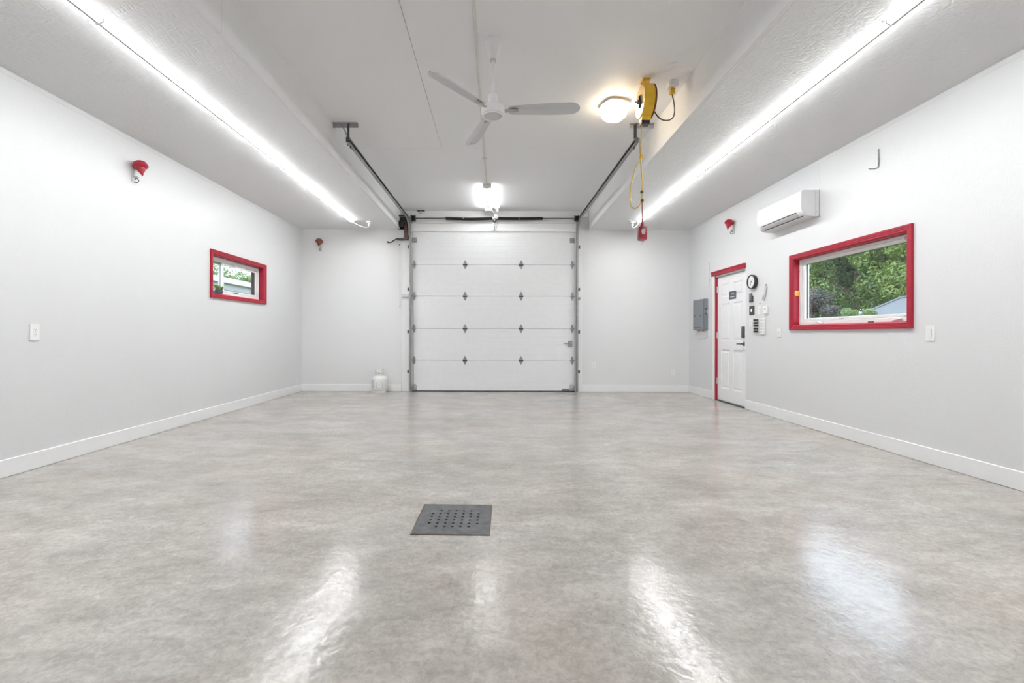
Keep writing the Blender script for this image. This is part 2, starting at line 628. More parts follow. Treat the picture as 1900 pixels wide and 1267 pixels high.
# ------------------------------------------------------------------ baseboards and trims
def board(name, x0, x1, y0, y1, z0, z1, label, m='trim_white', cat='trim', bev=0.004):
    return tag(MB().box(x0, x1, y0, y1, z0, z1, bev=bev).build(name, m, smooth=False), label, cat, kind='structure')


BH, BT = 0.135, 0.016
board('baseboard_left', XL, XL + BT, YF, YB - BT, 0.001, BH, 'white baseboard along the left wall', cat='baseboard')
bb = thing('baseboard_right', 'white baseboard along the right wall, broken at the side door', 'baseboard', kind='structure')
MB().box(XR - BT, XR, YF, 6.638, 0.001, BH, bev=0.004).build('board', 'trim_white', bb, smooth=False)
MB().box(XR - BT, XR, 7.66, YB - BT, 0.001, BH, bev=0.004).build('board', 'trim_white', bb, smooth=False)
bb = thing('baseboard_back', 'white baseboard on the end wall either side of the overhead door', 'baseboard', kind='structure')
MB().box(XL, -1.79, YB - BT, YB, 0.001, BH, bev=0.004).build('board', 'trim_white', bb, smooth=False)
MB().box(1.625, XR, YB - BT, YB, 0.001, BH, bev=0.004).build('board', 'trim_white', bb, smooth=False)
board('trim_1', XL, XL + 0.003, YF, YB, ZS - 0.042, ZS - 0.001, 'narrow white strip along the top of the left wall', m='wall_paint', bev=0.001)
board('trim_2', XR - 0.003, XR, YF, YB, ZS - 0.042, ZS - 0.001, 'narrow white strip along the top of the right wall', m='wall_paint', bev=0.001)
dt = thing('trim_3', 'white jamb boards and header framing the overhead door', 'trim', kind='structure')
MB().box(-1.775, -1.60, YB - 0.022, YB, 0.001, 3.05, bev=0.003).build('jamb_board', 'trim_white', dt, smooth=False)
MB().box(1.505, 1.625, YB - 0.022, YB, 0.001, 3.05, bev=0.003).build('jamb_board', 'trim_white', dt, smooth=False)
MB().box(-1.60, 1.505, YB - 0.028, YB, 3.02, 3.17, bev=0.004).build('header_board', 'trim_white', dt, smooth=False)
MB().box(FXL + 0.2, FXR - 0.16, YB - 0.04, YB, 3.172, 3.30, bev=0.004).build('header_board', 'trim_white', dt, smooth=False)
MB().box(FXL + 0.06, FXR - 0.02, YB - 0.03, YB, 3.302, ZC - 0.002, bev=0.004).build('header_board', 'trim_white', dt, smooth=False)

# ------------------------------------------------------------------ door_1: overhead sectional door
d1 = thing('door_1', 'white sectional overhead garage door with five ribbed panels', 'garage door', (0, YB, 0), kind='structure')
seams = [0.012, 0.590, 1.190, 1.803, 2.398, 3.016]
for k in range(5):
    z0, z1 = seams[k] + 0.0016, seams[k + 1] - 0.0016
    prof = [(0.05, z0), (0.012, z0), (0.004, z0 + 0.006)]
    n = 11
    for i in range(1, n):
        zc = z0 + (z1 - z0) * i / n
        prof += [(0.004, zc - 0.004), (0.0054, zc), (0.004, zc + 0.004)]
    prof += [(0.004, z1 - 0.006), (0.012, z1), (0.05, z1)]
    MB().prism(prof, OX0 + 0.004, OX1 - 0.004, 'x').build('door_panel', 'door_white', d1, smooth=False)
MB().box(OX0 + 0.004, OX1 - 0.004, 0.004, 0.05, 0.001, 0.0135).build('bottom_seal', 'rubber', d1, smooth=False)
MB().box(OX0 - 0.02, OX1 + 0.02, 0.055, 0.09, 0.0, 3.05).build('weather_stop', 'rubber', d1, smooth=False)


def centre_hinge():
    m = MB()
    m.prism([(0, -0.088), (0.020, -0.055), (0.042, 0.0), (0.020, 0.055), (0, 0.09), (-0.020, 0.055), (-0.042, 0.0), (-0.020, -0.055)], -0.005, 0.003, 'y')
    for z in (-0.045, 0.045):
        m.cyl((0, -0.0075, z), (0, -0.003, z), 0.007, 6)
    return m


def roller_hinge(s):
    m = MB()
    m.prism([(0, -0.085), (0.024, -0.05), (0.032, 0.0), (0.024, 0.05), (0, 0.085), (-0.024, 0.05), (-0.024, -0.05)], -0.006, 0.003, 'y')
    m.box(-0.03, 0.03, -0.035, -0.005, -0.02, 0.014, bev=0.004)
    m.cyl((-0.045, -0.028, -0.004), (0.05, -0.028, -0.004), 0.0075, 8)
    return m


ch0 = None
for z in seams[1:5]:
    for x in (-0.588, 0.471):
        if ch0 is None:
            ch0 = centre_hinge().build('hinge', 'galvanised', d1, (x, 0.004, z))
            tag(MB().cyl((-0.042, -0.013, -0.004), (0.042, -0.013, -0.004), 0.010, 10).build('hinge_pin', 'dark_steel', ch0), 'dark barrel across the hinge')
        else:
            c = copy_tree(ch0, d1)
            c.location = (x, 0.004, z)
for s, x in ((-1, -1.548), (1, 1.436)):
    r0 = None
    for z in seams[1:5]:
        if r0 is None:
            r0 = roller_hinge(s).build('roller_hinge', 'galvanised', d1, (x, 0.004, z), (0, 0 if s > 0 else PI, 0))
        else:
            c = r0.copy()
            COL.objects.link(c)
            c.location = (x, 0.004, z)
    m = MB()      # top roller fixture
    m.box(-0.045, 0.045, -0.006, 0.003, -0.05, 0.05, bev=0.003)
    m.box(-0.035, 0.04, -0.04, -0.005, -0.012, 0.022, bev=0.004)
    m.box(-0.045, 0.02, -0.012, -0.005, -0.03, -0.02, bev=0.002)
    m.cyl((-0.06, -0.03, 0.005), (0.05, -0.03, 0.005), 0.007, 8)
    m.build('top_fixture', 'galvanised', d1, (x, 0.004, 2.86), (0, 0 if s > 0 else PI, 0))
    m = MB()      # bottom corner bracket
    m.prism([(-0.055, 0), (0.045, 0), (0.045, 0.09), (0.025, 0.125), (-0.03, 0.125), (-0.05, 0.09)], -0.012, 0.003, 'y', bev=0.002)
    m.cyl((-0.03, -0.03, 0.06), (0.06, -0.03, 0.06), 0.008, 8)
    m.build('bottom_bracket', 'zinc_light', d1, (x, 0.004, 0.018)).scale.x = s
lk = MB()
lk.box(-0.036, 0.036, -0.03, 0.003, -0.055, 0.06, bev=0.006)
lk.cyl((-0.12, -0.014, 0.005), (-0.03, -0.014, 0.005), 0.007, 8)
lk.cyl((-0.12, -0.014, 0.005), (-0.12, -0.03, 0.005), 0.006, 8)
tag(lk.build('slide_lock', 'galvanised', d1, (1.40, 0.004, 0.905)), 'grey metal slide lock')
MB().box(-0.08, 0.06, -0.012, 0.003, 0, 0.04, bev=0.003).build('foot_lock', 'galvanised', d1, (1.32, 0.004, 0.02))


# ------------------------------------------------------------------ tracks
def track(x, s, label, hang_x0, hang_x1):
    """s = +1 opens towards +x; origin at the foot of the vertical track"""
    t = thing('door_track', label, 'door track', (x, YB - 0.07, 0))
    w2, d2, th = 0.016, 0.030, 0.004
    prof = [(w2, d2), (-w2, d2), (-w2, -d2), (w2, -d2), (w2, -d2 + 0.013), (w2 - th, -d2 + 0.013), (w2 - th, -d2 + th), (-w2 + th, -d2 + th), (-w2 + th, d2 - th), (w2 - th, d2 - th), (w2 - th, d2 - 0.013), (w2, d2 - 0.013)]
    line = [(s * a, b) for a, b in [(-w2 + th + 0.0005, d2 - th - 0.001), (-w2 + th + 0.0005, -d2 + th + 0.001), (-w2 + th + 0.002, -d2 + th + 0.001), (-w2 + th + 0.002, d2 - th - 0.001)]]
    prof = [(s * a, b) for a, b in prof]
    R_ = 0.36
    path = [(0, 0.012), (0, 2.80)] + [(-R_ + R_ * math.cos(a), 2.80 + (3.205 - 2.80) * math.sin(a)) for a in [PI / 2 * i / 12 for i in range(1, 13)]]
    v_ = MB().sweep(prof, path[:2]).build('vertical_track', 'track_zinc', t, smooth=False)
    h_ = MB().sweep(prof, path[1:] + [(-3.60, 3.185)]).build('horizontal_track', 'track_zinc', t)
    tag(MB().sweep(line, path[:2]).build('shaded_channel', 'dark_steel', v_, smooth=False), 'dark strip standing in for shade inside the track')  # channel liner coloured dark to paint the shade inside the track
    tag(MB().sweep(line, path[1:] + [(-3.60, 3.185)]).build('shaded_channel', 'dark_steel', h_), 'dark strip standing in for shade inside the track')
    for z in (0.35, 1.1, 1.9, 2.7):
        b = MB()
        b.box(-s * 0.018 - 0.003, -s * 0.018 + 0.003, 0.0, 0.07, z, z + 0.06)
        b.box(min(-s * 0.018, -s * 0.06), max(-s * 0.018, -s * 0.06), 0.040, 0.046, z, z + 0.06)
        b.cyl((-s * 0.042, 0.034, z + 0.03), (-s * 0.042, 0.042, z + 0.03), 0.008, 6)
        b.build('track_bracket', 'track_steel', t, smooth=False)
    f = MB()
    f.box(-0.02, 0.02, -0.06, 0.05, 2.99, 3.0)
    f.prism([(-0.16, 3.12), (0.03, 3.02), (0.03, 3.30), (0.0, 3.30)], -s * 0.02 - 0.002, -s * 0.02 + 0.002, 'x')
    f.build('flag_bracket', 'zinc_light', t, smooth=False)
    # hanger at the near end: angle iron on the ceiling and a perforated strap
    yh = 5.03 - (YB - 0.07)
    a = MB()
    a.box(hang_x0 - x, hang_x1 - x, yh - 0.02, yh + 0.02, ZC - 0.005, ZC - 0.001)
    a.box(hang_x0 - x, hang_x1 - x, yh + 0.016, yh + 0.02, ZC - 0.045, ZC - 0.003)
    a.build('ceiling_angle', 'zinc_light', t, smooth=False)
    h = MB()
    hx_ = -s * 0.022
    h.box(hx_ - 0.003, hx_ + 0.003, yh - 0.018, yh + 0.018, 3.17, ZC - 0.006)
    h.box(hx_ - 0.02, hx_ + 0.003, yh + 0.014, yh + 0.018, 3.17, ZC - 0.006)
    for k in range(6):
        h.cyl((hx_ - s * 0.004, yh, 3.20 + k * 0.034), (hx_ + s * 0.006, yh, 3.20 + k * 0.034), 0.006, 6)
    h.build('hanger_strap', 'track_steel', t, smooth=False)
    if s > 0:
        br = MB()
        p0, p1 = Vector((-0.10, yh + 0.02, ZC - 0.02)), Vector((hx_, yh + 0.10, 3.215))
        br.tube([p0, p1], 0.009, 4)
        br.build('diagonal_brace', 'zinc_light', t, smooth=False)
    e = MB()
    e.box(-0.018, 0.018, -3.60 - 0.004, -3.60 - 0.0005, 3.157, 3.214)
    e.build('end_stop', 'track_steel', t, smooth=False)
    MB().cyl((0, -3.53, 3.213), (0, -3.53, 3.235), 0.009, 6).build('bolt', 'track_steel', t, smooth=False)
    MB().cyl((0, -3.50, 3.13), (0, -3.50, 3.157), 0.009, 6).build('bolt', 'track_steel', t, smooth=False)
    return t


track(-1.612, 1, 'steel overhead-door track with hanger bracket, beside the pull-chain operator', FXL + 0.002, -1.533)
track(1.520, -1, 'steel overhead-door track with hanger bracket, below the yellow cord reel', 1.474, FXR - 0.002)

# ------------------------------------------------------------------ torsion spring shaft
ts = thing('torsion_shaft', 'dark coil spring shaft mounted above the overhead door', 'spring shaft', (0, YB - 0.11, 3.245))
MB().cyl((-1.58, 0, 0), (1.52, 0, 0), 0.0125, 12).build('shaft', 'shaft_steel', ts)


def coil(x0, x1, sag):
    m = MB()
    prof = []
    n = int((x1 - x0) / 0.011)
    pts = []
    for i in range(n * 2 + 1):
        u = i / (n * 2)
        pts.append((x0 + (x1 - x0) * u, 0.031 if i % 2 else 0.0255))
    prof = [(0.013, pts[0][0])] + [(r, x) for x, r in pts] + [(0.013, pts[-1][0])]
    m.lathe(prof, 12, Matrix.Rotation(PI / 2, 4, 'Y'))
    for v in m.bm.verts:
        u = (v.co.x - x0) / (x1 - x0)
        v.co.z -= sag * math.sin(PI * u)
    return m


coil(-0.945, -0.045, 0.012).build('spring', 'spring_black', ts)
coil(-0.030, 0.862, 0.004).build('spring', 'spring_black', ts)
for x in (-0.62, 0.42):
    MB().lathe([(0.030, -0.004), (0.0335, -0.004), (0.0335, 0.004), (0.030, 0.004)], 12, Matrix.Translation((x, 0, 0)) @ Matrix.Rotation(PI / 2 - 0.25, 4, 'Y')).build('spring_mark', 'light_grey', ts)
for x, s in ((-1.545, -1), (1.487, 1)):
    m = MB()
    prof = [(0.012, -0.035), (0.062, -0.035), (0.062, -0.028), (0.05, -0.026)]
    for i in range(6):
        prof += [(0.052, -0.022 + i * 0.008), (0.046, -0.018 + i * 0.008)]
    prof += [(0.064, 0.028), (0.064, 0.035), (0.012, 0.035)]
    m.lathe(prof, 20, Matrix.Rotation(PI / 2, 4, 'Y'))
    m.build('cable_drum', 'dark_steel', ts, (x + (0.01 if s > 0 else 0), 0, 0))
    MB().box(-0.004, 0.004, -0.02, 0.085, -0.06, 0.06).build('end_bearing', 'galvanised', ts, (x + s * 0.05, 0, 0), smooth=False)
    MB().cyl((x, -0.05, -0.02), (x - s * 0.005, 0.02, -3.16), 0.0022, 6).build('lift_cable', 'shaft_steel', ts)
m = MB()
m.box(-0.045, 0.045, 0.07, 0.078, -0.21, 0.06, bev=0.002)
m.box(-0.006, 0.006, -0.03, 0.075, -0.06, 0.055, bev=0.002)
m.lathe([(0.013, -0.015), (0.036, -0.015), (0.036, 0.015), (0.013, 0.015)], 16, Matrix.Rotation(PI / 2, 4, 'Y'))
m.cyl((0, 0.07, -0.17), (0, 0.05, -0.17), 0.012, 6)
m.cyl((0, 0.068, -0.13), (0, 0.055, -0.20), 0.012, 8)
m.build('centre_bracket', 'galvanised', ts, (-0.037, 0, 0), smooth=False)
for x in (-0.062, -0.012):
    MB().lathe([(0.012, -0.012), (0.033, -0.012), (0.036, 0), (0.033, 0.012), (0.012, 0.012)], 14, Matrix.Rotation(PI / 2, 4, 'Y')).build('winding_cone', 'light_grey', ts, (x, 0, 0))

# cable pulley stub by the header, left
m = thing('cable_clip', 'small dark cable clip at the ceiling edge above the door', 'clip', (-1.42, YB - 0.05, ZC - 0.012))
MB().box(-0.065, 0.075, -0.012, 0.012, -0.012, 0.010, bev=0.003).build('strap', 'track_steel', m, smooth=False)
MB().box(-0.03, 0.03, -0.012, 0.012, -0.045, -0.012, bev=0.004).build('clamp', 'light_grey', m, smooth=False)

# ------------------------------------------------------------------ jackshaft operator, left of the door
op = thing('door_operator', 'jackshaft door operator with brown motor and lever beside the left track', 'door opener', (-1.74, YB, 2.9))
m = MB()
m.box(-0.12, -0.10, -0.14, -0.001, 0.16, 0.40, bev=0.003)
m.box(-0.12, 0.08, -0.14, -0.12, 0.375, 0.40, bev=0.003)
m.box(-0.12, 0.08, -0.012, -0.001, 0.15, 0.40, bev=0.003)
m.build('mount_frame', 'dark_steel', op, smooth=False)
m = MB()
m.lathe([(0, 0), (0.052, 0), (0.055, 0.01), (0.055, 0.10), (0.05, 0.115), (0, 0.115)], 18, Matrix.Translation((-0.085, -0.08, 0.245)) @ Matrix.Rotation(PI / 2, 4, 'Y'))
for k in range(5):
    m.lathe([(0.05, -0.004), (0.062, -0.004), (0.062, 0.004), (0.05, 0.004)], 18, Matrix.Translation((-0.07 + k * 0.022, -0.08, 0.245)) @ Matrix.Rotation(PI / 2, 4, 'Y'))
m.build('gearbox', 'dark_steel', op)
m = MB()
m.lathe([(0, 0), (0.035, 0), (0.04, 0.012), (0.04, 0.24), (0.034, 0.255), (0, 0.255)], 18, Matrix.Translation((0.055, -0.09, -0.01)))
m.build('motor', 'motor_brown', op)
m = MB()
m.box(0.01, 0.095, -0.13, -0.04, -0.055, -0.005, bev=0.012, seg=2)
m.prism([(0.06, -0.02), (0.12, 0.0), (0.10, 0.035), (0.06, 0.03)], -0.11, -0.06, 'y')
m.build('motor_end_cap', 'motor_brown', op)
m = MB()
m.box(-0.115, 0.015, -0.11, -0.06, -0.062, -0.022, bev=0.004)
m.tube([(-0.11, -0.085, -0.025), (-0.235, -0.10, -0.105), (-0.285, -0.10, -0.102)], 0.011, 8)
m.cyl((-0.285, -0.118, -0.10), (-0.285, -0.082, -0.10), 0.016, 10)
m.build('release_lever', 'dark_steel', op)
pr = MB().tube([(-0.072, -0.085, -0.06), (-0.071, -0.07, -0.5), (-0.070, -0.05, -1.0), (-0.069, -0.045, -1.28)], 0.0045, 6).build('pull_rope', 'light_grey', op)
MB().cyl((-0.072, -0.08, -0.16), (-0.072, -0.08, -0.13), 0.008, 8).build('rope_splice', 'dark_grey', pr)
MB().lathe([(0, -0.02), (0.010, -0.016), (0.013, 0), (0.008, 0.016), (0, 0.02)], 12, Matrix.Translation((-0.069, -0.045, -1.30))).build('pull_knob', 'light_grey', pr)
sb = thing('sensor_box', 'flat grey control box on the jamb board left of the overhead door', 'control box', (-1.705, YB - 0.022, 1.80))
MB().box(-0.062, 0.058, -0.045, -0.001, -0.024, 0.028, bev=0.004).build('case', 'light_grey', sb, smooth=False)
MB().box(-0.062, 0.058, -0.048, -0.0455, -0.022, -0.012, bev=0.0005).build('lip', 'grey_plastic', sb, smooth=False)
rb = thing('lock_receiver', 'small dark latch receiver on the jamb right of the overhead door', 'latch', (1.565, YB - 0.022, 1.76))
MB().box(-0.02, 0.02, -0.03, -0.001, -0.03, 0.025, bev=0.006).build('body', 'grey_plastic', rb)
MB().cyl((-0.015, -0.028, -0.005), (0.0, -0.034, -0.005), 0.008, 8).build('pin', 'dark_steel', rb)


# ------------------------------------------------------------------ linear LED lights under the soffits
def led_unit(label, loc, group):
    t = thing('led_tube_light', label, 'light', loc, 0, group)
    L = 1.262
    y0, y1 = 0.004, L - 0.004
    MB().prism([(-0.014, 0), (0.014, 0), (0.0120, -0.029), (-0.0120, -0.029)], y0, y1, 'y').build('housing', 'keel_grey', t, smooth=False)
    for s in (-1, 1):
        MB().prism([(s * 0.0145, -0.001), (s * 0.036, -0.002), (s * 0.038, -0.016), (s * 0.0145, -0.016)], y0 + 0.01, y1 - 0.01, 'y').build('side_lens', 'led_side', t, smooth=False)
        MB().prism([(s * 0.0145, -0.0162), (s * 0.038, -0.0162), (s * 0.036, -0.0185), (s * 0.0140, -0.025)], y0 + 0.01, y1 - 0.01, 'y').build('diffuser', 'led_diffuser', t, smooth=False)
    c = MB()
    c.prism([(-0.040, 0), (0.040, 0), (0.040, -0.018), (0.013, -0.031), (-0.013, -0.031), (-0.040, -0.018)], L - 0.012, L + 0.000, 'y')
    c.build('end_cap', 'white_plastic', t, smooth=False)
    k = MB()
    k.box(-0.056, -0.040, -0.008, 0.008, -0.006, -0.0005)
    k.tube([(-0.050, 0, -0.004), (-0.053, 0, -0.022), (-0.030, 0, -0.029), (0, 0, -0.033)], 0.0042, 6)
    k.build('clip', 'light_grey', t)
    return t


LEDS = ['farthest LED tube of the left row, its end nearest the overhead door', 'second LED tube from the overhead door in the left row',
        'third LED tube from the overhead door in the left row', 'fourth LED tube from the overhead door in the left row, nearest in view']
LEDR = ['farthest LED tube of the right row, ending behind the hanging red box', 'second LED tube from the overhead door in the right row',
        'third LED tube from the overhead door in the right row', 'fourth LED tube from the overhead door in the right row, nearest in view']
for row, (x, labs, yend) in enumerate(((-2.515, LEDS, 7.935), (2.492, LEDR, 7.935))):
    side = 'left' if row == 0 else 'right'
    first = None
    for k in range(7):
        y = yend - 1.265 * (k + 1)
        lab = labs[k] if k < 4 else 'LED tube of the %s row, %s' % (side, ('directly beside the viewer overhead', 'just behind the viewer', 'last one, against the wall behind the viewer')[k - 4])
        if first is None:
            first = led_unit(lab, (x, y, ZS), 'LED tubes of the %s soffit' % side)
        else:
            c = copy_tree(first)
            c.location = (x, y, ZS)
            c['label'] = lab

for x, sx, lab in ((-2.234, -1, 'white junction outlet with plugged cord at the end of the left LED row'), (2.388, 1, 'white junction outlet with plugged cord at the end of the right LED row')):
    t = thing('ceiling_outlet', lab, 'outlet', (x, 7.99, ZS))
    MB().box(-0.04, 0.04, -0.05, 0.05, -0.030, -0.0005, bev=0.006).build('outlet_box', 'white_plastic', t)
    MB().box(-0.018, 0.018, -0.02, 0.02, -0.075, -0.030, bev=0.006).build('plug', 'white_plastic', t)
    e = -2.515 - x if sx < 0 else 2.492 - x
    MB().tube(bez((0, 0, -0.075), (0.01, 0, -0.13), (e * 0.45, 0, -0.115), (e, -0.05, -0.02), 12), 0.005, 6).build('cord', 'white_plastic', t)

# ------------------------------------------------------------------ twin tube light, its outlet and the ceiling conduit
tl = thing('tube_light', 'white twin-tube light fitting on the ceiling before the overhead door', 'light', (-0.145, 7.70, ZC))
MB().prism([(-0.03, 0), (0.03, 0), (0.022, -0.05), (-0.022, -0.05)], -0.66, 0.66, 'y').build('housing', 'white_gloss', tl, smooth=False)
for s in (-1, 1):
    MB().cyl((s * 0.047, -0.625, -0.045), (s * 0.047, 0.625, -0.045), 0.015, 12).build('tube', 'tube_glow', tl)
for y in (-0.645, 0.645):
    MB().box(-0.068, 0.068, y - 0.018, y + 0.018, -0.066, -0.001, bev=0.004).build('lamp_holder', 'white_plastic', tl)
ou = thing('ceiling_outlet', 'white outlet with coiled white cord beside the twin-tube light', 'outlet', (0.02, 8.30, ZC))
MB().box(-0.045, 0.045, -0.05, 0.05, -0.04, -0.0005, bev=0.006).build('outlet_box', 'white_plastic', ou)
MB().box(-0.015, 0.02, -0.02, 0.02, -0.085, -0.04, bev=0.006).build('plug', 'white_plastic', ou)
pts = [(0, 0, -0.085)]
for i in range(28):
    a = i * 0.75
    pts.append((-0.02 + 0.035 * math.cos(a), 0.10 + 0.02 * math.sin(a), -0.10 - i * 0.0035))
pts.append((-0.10, 0.02, -0.05))
MB().tube(pts, 0.0055, 6).build('cord', 'white_plastic', ou)
cn = MB()
cn.tube([(-0.166, YF + 0.05, ZC - 0.013), (-0.163, 3.2, ZC - 0.013), (-0.150, 7.03, ZC - 0.013)], 0.012, 8)
for y in (0.6, 2.5, 4.6, 6.0):
    cn.box(-0.185, -0.13, y - 0.012, y + 0.012, ZC - 0.027, ZC - 0.001, bev=0.003)
tag(cn.build('conduit', 'conduit_paint'), 'thin cream cable conduit running along the ceiling to the twin-tube light', 'conduit')

# ------------------------------------------------------------------ ceiling fan
fan = thing('ceiling_fan', 'white three-blade industrial ceiling fan hanging on a rod', 'fan', (-0.028, 3.62, ZC))
MB().lathe([(0, -0.001), (0.066, -0.001), (0.071, -0.014), (0.067, -0.032), (0.054, -0.056), (0.044, -0.090), (0.035, -0.132), (0.029, -0.150), (0, -0.150)], 28).build('canopy', 'fan_white', fan)
MB().lathe([(0.0, -0.15), (0.024, -0.15), (0.024, -0.166), (0.0, -0.166)], 18).build('canopy_collar', 'light_grey', fan)
MB().cyl((0, 0, -0.16), (0, 0, -0.46), 0.0125, 14).build('down_rod', 'fan_white', fan)
m = MB()
m.lathe([(0, -0.425), (0.030, -0.427), (0.040, -0.437), (0.042, -0.50), (0.050, -0.512), (0.088, -0.530), (0.094, -0.545), (0.094, -0.575), (0.086, -0.590), (0, -0.590)], 32)
mh = m.build('motor_housing', 'fan_white', fan)
MB().lathe([(0.083, -0.591), (0.087, -0.600), (0.080, -0.606), (0.070, -0.600), (0.070, -0.591)], 32).build('trim_ring', 'fan_white', mh)
MB().lathe([(0.071, -0.592), (0.060, -0.603), (0.030, -0.609), (0, -0.610)], 28).build('bottom_cap', 'fan_blade', mh)


def blade():
    m = MB()
    t = bmesh.new()
    # outline in x (length) / y (chord) with a shallow curve across the chord
    N, K = 26, 6
    rows = []
    for i in range(N + 1):
        u = 1 - (1 - i / N) ** 1.7
        x = 0.125 + 0.56 * u
        half = 0.047 + 0.018 * min(1, u * 1.6)
        if u > 0.86:
            half *= math.sqrt(max(0.004, 1 - ((u - 0.86) / 0.1402) ** 2))
        if u < 0.06:
            half *= 0.86 + 0.14 * u / 0.06
        row = []
        for j in range(K + 1):
            v = -1 + 2 * j / K
            y = half * v
            z = 0.010 * (1 - v * v) + 0.006 * math.exp(-((v * 3.2) ** 2))
            row.append((x, y, z))
        rows.append(row)
    for off in (0.0, -0.0025):
        vv = [[t.verts.new((p[0], p[1], p[2] + off)) for p in r] for r in rows]
        for i in range(N):
            for j in range(K):
                q = (vv[i][j], vv[i + 1][j], vv[i + 1][j + 1], vv[i][j + 1])
                t.faces.new(q if off == 0 else q[::-1])
        if off == 0:
            top = vv
        else:
            bot = vv
    for i in range(N):
        t.faces.new((top[i][0], bot[i][0], bot[i + 1][0], top[i + 1][0]))
        t.faces.new((top[i][K], top[i + 1][K], bot[i + 1][K], bot[i][K]))
    for j in range(K):
        t.faces.new((top[0][j], top[0][j + 1], bot[0][j + 1], bot[0][j]))
        t.faces.new((top[N][j], bot[N][j], bot[N][j + 1], top[N][j + 1]))
    m._merge(t)
    return m


b0 = None
for a in (-4, 108.5, -128):
    ar = math.radians(a)
    if b0 is None:
        b0 = blade().build('blade', 'fan_blade', fan, (0, 0, -0.556), (math.radians(-14), 0.0, ar))
        b0.rotation_mode = 'ZYX' if False else 'XYZ'
        arm = MB()
        arm.box(0.085, 0.20, -0.016, 0.016, -0.008, -0.003, bev=0.001)
        arm.cyl((0.15, 0, -0.010), (0.15, 0, 0.016), 0.006, 8)
        arm.cyl((0.185, 0, -0.010), (0.185, 0, 0.016), 0.006, 8)
        arm.build('blade_arm', 'grey_plastic', b0, smooth=False)
    else:
        c = copy_tree(b0, fan)
        c.rotation_euler = (math.radians(-14), 0.0, ar)

# ------------------------------------------------------------------ warm ceiling lamp
lp = thing('ceiling_lamp', 'lit ceiling lamp with squarish frosted glass shade and brass rim', 'lamp', (1.190, 4.60, ZC), 0.30)


def sq_ring(r, z, n=40, e=3.2):
    out = []
    for i in range(n):
        a = 2 * PI * i / n
        c, s = math.cos(a), math.sin(a)
        k = r / (abs(c) ** e + abs(s) ** e) ** (1 / e)
        out.append((k * c, k * s, z))
    return out


def loft(rings, cap=True):
    m = MB()
    t = bmesh.new()
    vs_ = [[t.verts.new(p) for p in r] for r in rings]
    n = len(rings[0])
    for a, b in zip(vs_, vs_[1:]):
        for i in range(n):
            t.faces.new((a[i], a[(i + 1) % n], b[(i + 1) % n], b[i]))
    if cap:
        t.faces.new(vs_[0])
        t.faces.new(vs_[-1][::-1])
    bmesh.ops.recalc_face_normals(t, faces=t.faces[:])
    m._merge(t)
    return m


loft([sq_ring(0.118, -0.001), sq_ring(0.118, -0.012), sq_ring(0.105, -0.020), sq_ring(0.10, -0.020)]).build('base_plate', 'white_gloss', lp)
loft([sq_ring(0.122, -0.012), sq_ring(0.132, -0.016), sq_ring(0.134, -0.026), sq_ring(0.128, -0.028), sq_ring(0.121, -0.024)]).build('rim', 'brass', lp)
loft([sq_ring(0.124, -0.030), sq_ring(0.123, -0.060), sq_ring(0.116, -0.105), sq_ring(0.102, -0.138), sq_ring(0.082, -0.155), sq_ring(0.045, -0.161), sq_ring(0.004, -0.162)]).build('glass_shade', 'warm_glass', lp)
for a in (PI * 0.0, PI * 0.5, PI, PI * 1.5):
    MB().lathe([(0, -0.008), (0.006, -0.006), (0.008, 0), (0.006, 0.006), (0, 0.008)], 10, Matrix.Translation((0.137 * math.cos(a), 0.137 * math.sin(a), -0.022))).build('thumb_screw', 'brass', lp)

# ------------------------------------------------------------------ yellow cord reel with hanging cord
RX, RY, RZ = 1.365, 4.18, 3.215
reel = thing('cord_reel', 'yellow retractable cord reel on the ceiling with its cord hanging down', 'cord reel', (RX, RY, RZ))
m = MB()
m.box(-0.035, 0.035, -0.05, 0.05, ZC - RZ - 0.006, ZC - RZ - 0.001)
m.prism([(-0.04, ZC - RZ - 0.006), (0.04, ZC - RZ - 0.006), (0.02, 0.14), (-0.02, 0.14)], -0.032, -0.026, 'x')
m.prism([(-0.04, ZC - RZ - 0.006), (0.04, ZC - RZ - 0.006), (0.02, 0.14), (-0.02, 0.14)], 0.022, 0.028, 'x')
m.cyl((-0.04, 0, 0.165), (0.036, 0, 0.165), 0.010, 10)
m.build('mount_bracket', 'yellow_paint', reel, smooth=False)
RM = Matrix.Rotation(PI / 2, 4, 'Y')
m = MB()
m.lathe([(0, -0.046), (0.055, -0.046), (0.062, -0.040), (0.066, -0.046), (0.140, -0.046), (0.150, -0.038), (0.152, 0.040), (0.142, 0.050), (0, 0.050)], 40, RM)
m.prism([(-0.05, -0.13), (0.06, -0.13), (0.035, -0.175), (-0.025, -0.175)], -0.040, 0.042, 'x')
m.build('drum_housing', 'yellow_paint', reel)
MB().lathe([(0.066, -0.0470), (0.138, -0.0470), (0.138, -0.0478), (0.066, -0.0478)], 40, RM).build('side_face', 'yellow_paint', reel)
MB().lathe([(0.064, -0.0480), (0.140, -0.0480), (0.140, -0.0486), (0.064, -0.0486)], 24, RM, -1.0, 1.35).build('white_face_arc', 'white_gloss', reel)  # white arc over the lower part of the yellow side face
MB().lathe([(0, -0.0485), (0.060, -0.0485), (0.060, -0.0478), (0, -0.0478)], 28, RM).build('hub_recess', 'slate_grey', reel)
m = MB()
m.lathe([(0, -0.078), (0.016, -0.078), (0.020, -0.068), (0.022, -0.049), (0, -0.049)], 16, RM)
m.box(-0.062, -0.049, -0.008, 0.008, -0.055, 0.055, bev=0.003)
m.cyl((-0.095, 0, 0), (-0.078, 0, 0), 0.006, 8)
m.build('hub', 'shaft_steel', reel)
